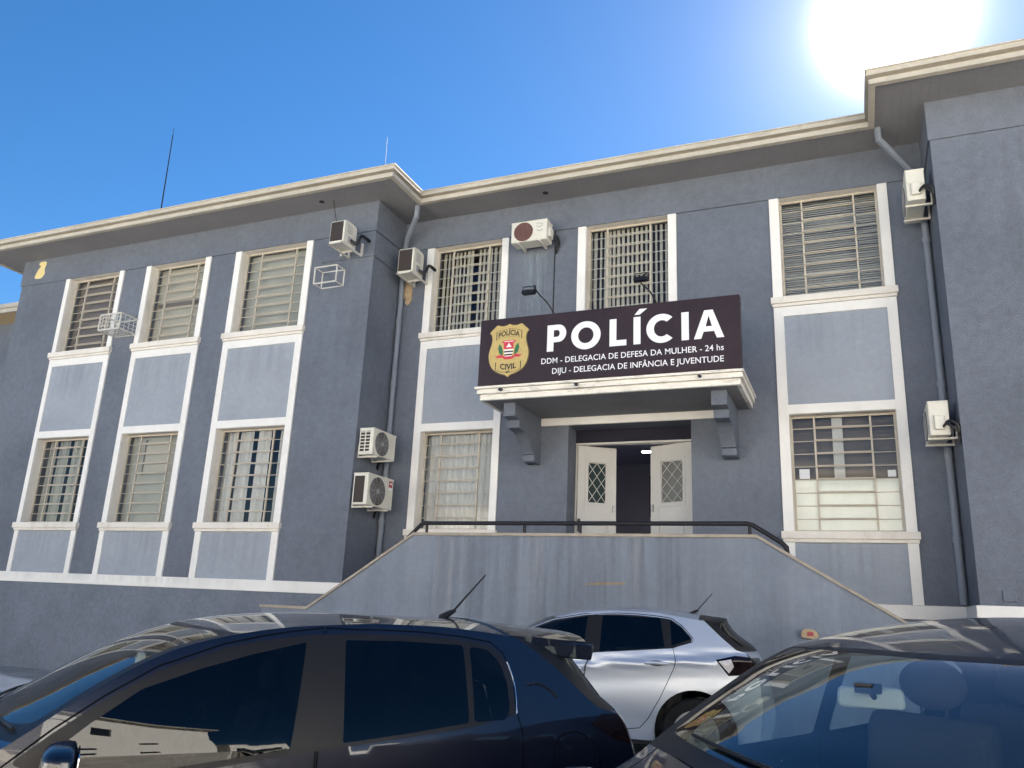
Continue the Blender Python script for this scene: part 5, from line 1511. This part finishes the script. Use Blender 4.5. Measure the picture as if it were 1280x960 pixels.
# ---- dark blue crossover at right, facing us, seen through its windscreen
SR = dict(W=.88, zb=1.03, t=.36, xr0=2.8, xf0=1.6, length=4.25, sill=.28, wr=.33, crown=2.3,
    rail=[(.22, .78), (.5, .88), (.9, .97), (1.08, 1.02), (1.25, 1.115), (1.5, 1.255), (1.72, 1.365), (1.9, 1.425), (2.2, 1.478), (2.7, 1.505), (3.2, 1.485), (3.62, 1.44)],
    centre=[(.05, .84), (.22, .93), (.6, 1.0), (.94, 1.05), (1.15, 1.17), (1.4, 1.31), (1.66, 1.43), (1.85, 1.488), (2.1, 1.535), (2.5, 1.570), (2.9, 1.575), (3.3, 1.555), (3.7, 1.51)],
    rear=[(3.62, 1.44), (3.78, 1.30), (3.90, 1.14), (3.96, 1.10), (4.02, .9), (4.04, .6), (4.0, .28)],
    front=[(.22, .78), (.17, .55), (.22, .28)], nose=[(.07, .84), (.0, .55), (.06, .28)],
    rear_centre=[(3.80, 1.50), (3.90, 1.36), (4.08, 1.12), (4.17, .95), (4.24, .7), (4.25, .5), (4.2, .28)],
    backlight=(1.13, 1.40), bumper_top=.66, plate=.80,
    doors=[('door_front', [(1.12, .38), (2.23, .38), (2.27, 1.0), (2.33, 1.45), (2.15, 1.448), (1.9, 1.40), (1.7, 1.335), (1.45, 1.21), (1.25, 1.08), (1.12, .98), (1.08, .6)]),
           ('door_rear', [(2.24, .38), (2.95, .38), (3.02, .55), (3.15, .78), (3.17, 1.05), (3.30, 1.30), (3.2, 1.44), (2.8, 1.472), (2.34, 1.452), (2.28, 1.0)])],
    dlo=rounded([(1.17, 1.0), (1.3, 1.10), (1.5, 1.22), (1.72, 1.325), (1.9, 1.385), (2.2, 1.436), (2.7, 1.458), (3.2, 1.425), (3.45, 1.33), (3.52, 1.20), (3.2, 1.07), (2.2, 1.02), (1.4, .985)], .02),
    panes=[('pane_front', rounded([(1.34, 1.02), (1.5, 1.195), (1.72, 1.298), (1.9, 1.357), (2.21, 1.408), (2.21, 1.05), (1.5, 1.02)], .02)), ('pane_rear', rounded([(2.33, 1.41), (2.7, 1.43), (3.12, 1.40), (3.14, 1.10), (2.33, 1.055)], .02)),
           ('pane_quarter', rounded([(3.18, 1.39), (3.40, 1.31), (3.46, 1.20), (3.2, 1.11)], .02))],
    pane_door={'pane_front': 'door_front', 'pane_rear': 'door_rear'},
    lamps=[('tail_lamp', [(3.80, 1.10), (3.95, 1.09), (4.05, .95), (3.88, .93)])], rear_lamps=[('tail_lamp', [(-.63, .90), (-.63, 1.08), (-.40, 1.06), (-.42, .94)])],
    arch=[(.85, .38), (3.45, .38)], cowl=(.93, .24), header=(1.66, .20), light_liner=True, rear_glass=CARGL_M, mirror_back=.18, mirror_drop=.10, mirror_up=.035, mirror_side=.16, mirror_yaw=.75,
    handles=[(2.05, .95, .2, 'door_front'), (3.0, .98, .2, 'door_rear')], mirror=(.99, .91), dash=1.0, seat=2.06, seat_top=1.37,
    spoiler=(3.60, 3.85, .58, .04, .06), aerial=(3.45, .2, .18, .0))
carR, infoR = make_car('dark blue car at the lower right facing the camera, cabin visible through its windscreen', SR, (-.585, -11.225), R_(60), .09, BLUEP, CARGL_M, CARGL_C)

# ================================================================== across the street, behind the camera: what the glass and paint reflect
def street_house(label, x0, x1, y0, y1, h, m, wins, roofh=0.0, group='houses across the street'):
    e = empty('street_house', ((x0 + x1) / 2, y1, 0), label, 'house', group=group)
    holes = [(wx - ww / 2, wx + ww / 2, wz, wz + wh) for (wx, wz, ww, wh) in wins]
    b = MB(); xs = sorted({x0, x1} | {q[0] for q in holes} | {q[1] for q in holes})
    for a, c in zip(xs[:-1], xs[1:]):
        z = -.1
        for s0, s1 in sorted((q[2], q[3]) for q in holes if q[0] <= a + 1e-6 and q[1] >= c - 1e-6):
            b.box(a, c, y1 - .25, y1, z, s0); z = s1
        b.box(a, c, y1 - .25, y1, z, h)
    b.box(x0, x1, y0, y0 + .2, -.1, h); b.box(x0, x0 + .2, y0 + .2, y1 - .25, -.1, h); b.box(x1 - .2, x1, y0 + .2, y1 - .25, -.1, h)
    part(b, 'wall', m, e)
    b = MB(); b.box(x0 - .3, x1 + .3, y0 - .3, y1 + .4, h, h + .18); part(b, 'roof_slab', PAVE, e)
    for q in holes:
        b = MB(); b.box(q[0], q[1], y1 - .16, y1 - .12, q[2], q[3]); w = part(b, 'window', DARKGL, e)
        b = MB(); t = .05
        b.box(q[0], q[1], y1 - .12, y1 - .06, q[3] - t, q[3]); b.box(q[0], q[1], y1 - .12, y1 - .06, q[2], q[2] + t); b.box(q[0], q[0] + t, y1 - .12, y1 - .06, q[2] + t, q[3] - t); b.box(q[1] - t, q[1], y1 - .12, y1 - .06, q[2] + t, q[3] - t)
        part(b, 'window_frame', SMAT, w)
    return e
street_house('tall white rendered house with few windows across the street, to the right behind the camera', 14, 26.5, -40, -27.5, 16.0, HOUSEW, [(17, 1.2, 1.6, 1.5), (22, 1.2, 1.6, 1.5), (17, 5.2, 1.6, 1.5), (22, 9.2, 1.6, 1.5), (18, 12.6, 1.6, 1.5)])
street_house('cream two storey house across the street, behind the camera', -8, 13, -39, -27.5, 8.4, HOUSEC, [(-5, 1, 1.8, 1.5), (-1, 1, 1.8, 1.5), (3, 0.1, 1.2, 2.3), (7, 1, 1.8, 1.5), (-5, 4.2, 1.8, 1.5), (-1, 4.2, 1.8, 1.5), (3, 4.2, 1.8, 1.5), (7, 4.2, 1.8, 1.5)])
street_house('long white single storey house across the street, to the left behind the camera', -30, -9.5, -39, -27.5, 6.8, HOUSEW, [(-26, 1, 2, 1.5), (-21, 1, 2, 1.5), (-16, .1, 1.2, 2.2), (-12, 1, 1.8, 1.5)])
street_house('wide white workshop across the street, far to the right behind the camera', 27.5, 48, -40, -27.5, 7.5, HOUSEW, [(30, .1, 4, 3.6), (37, .1, 4, 3.6), (44, 4.5, 3, 1.5)])
e = empty('street_lamp', (6.0, -18.6, .07), 'grey street lamp with a long arm on the pavement behind the camera', 'street lamp')
b = MB(); b.tube([(6, -18.6, .07), (6, -18.6, 7.5)], .09, 12, taper=.05); part(b, 'pole', SMAT, e, smooth=True)
b = MB(); b.tube(catmull([(6, -18.6, 7.4), (5.9, -19.0, 7.9), (5.6, -20.2, 8.1), (5.3, -21.2, 8.15)], 5), .035, 8); part(b, 'arm', SMAT, e, smooth=True)
b = MB(); b.sphere((5.2, -21.5, 8.12), .14, .36, .07, 14, 8); part(b, 'lamp_head', SMAT, e, smooth=True)
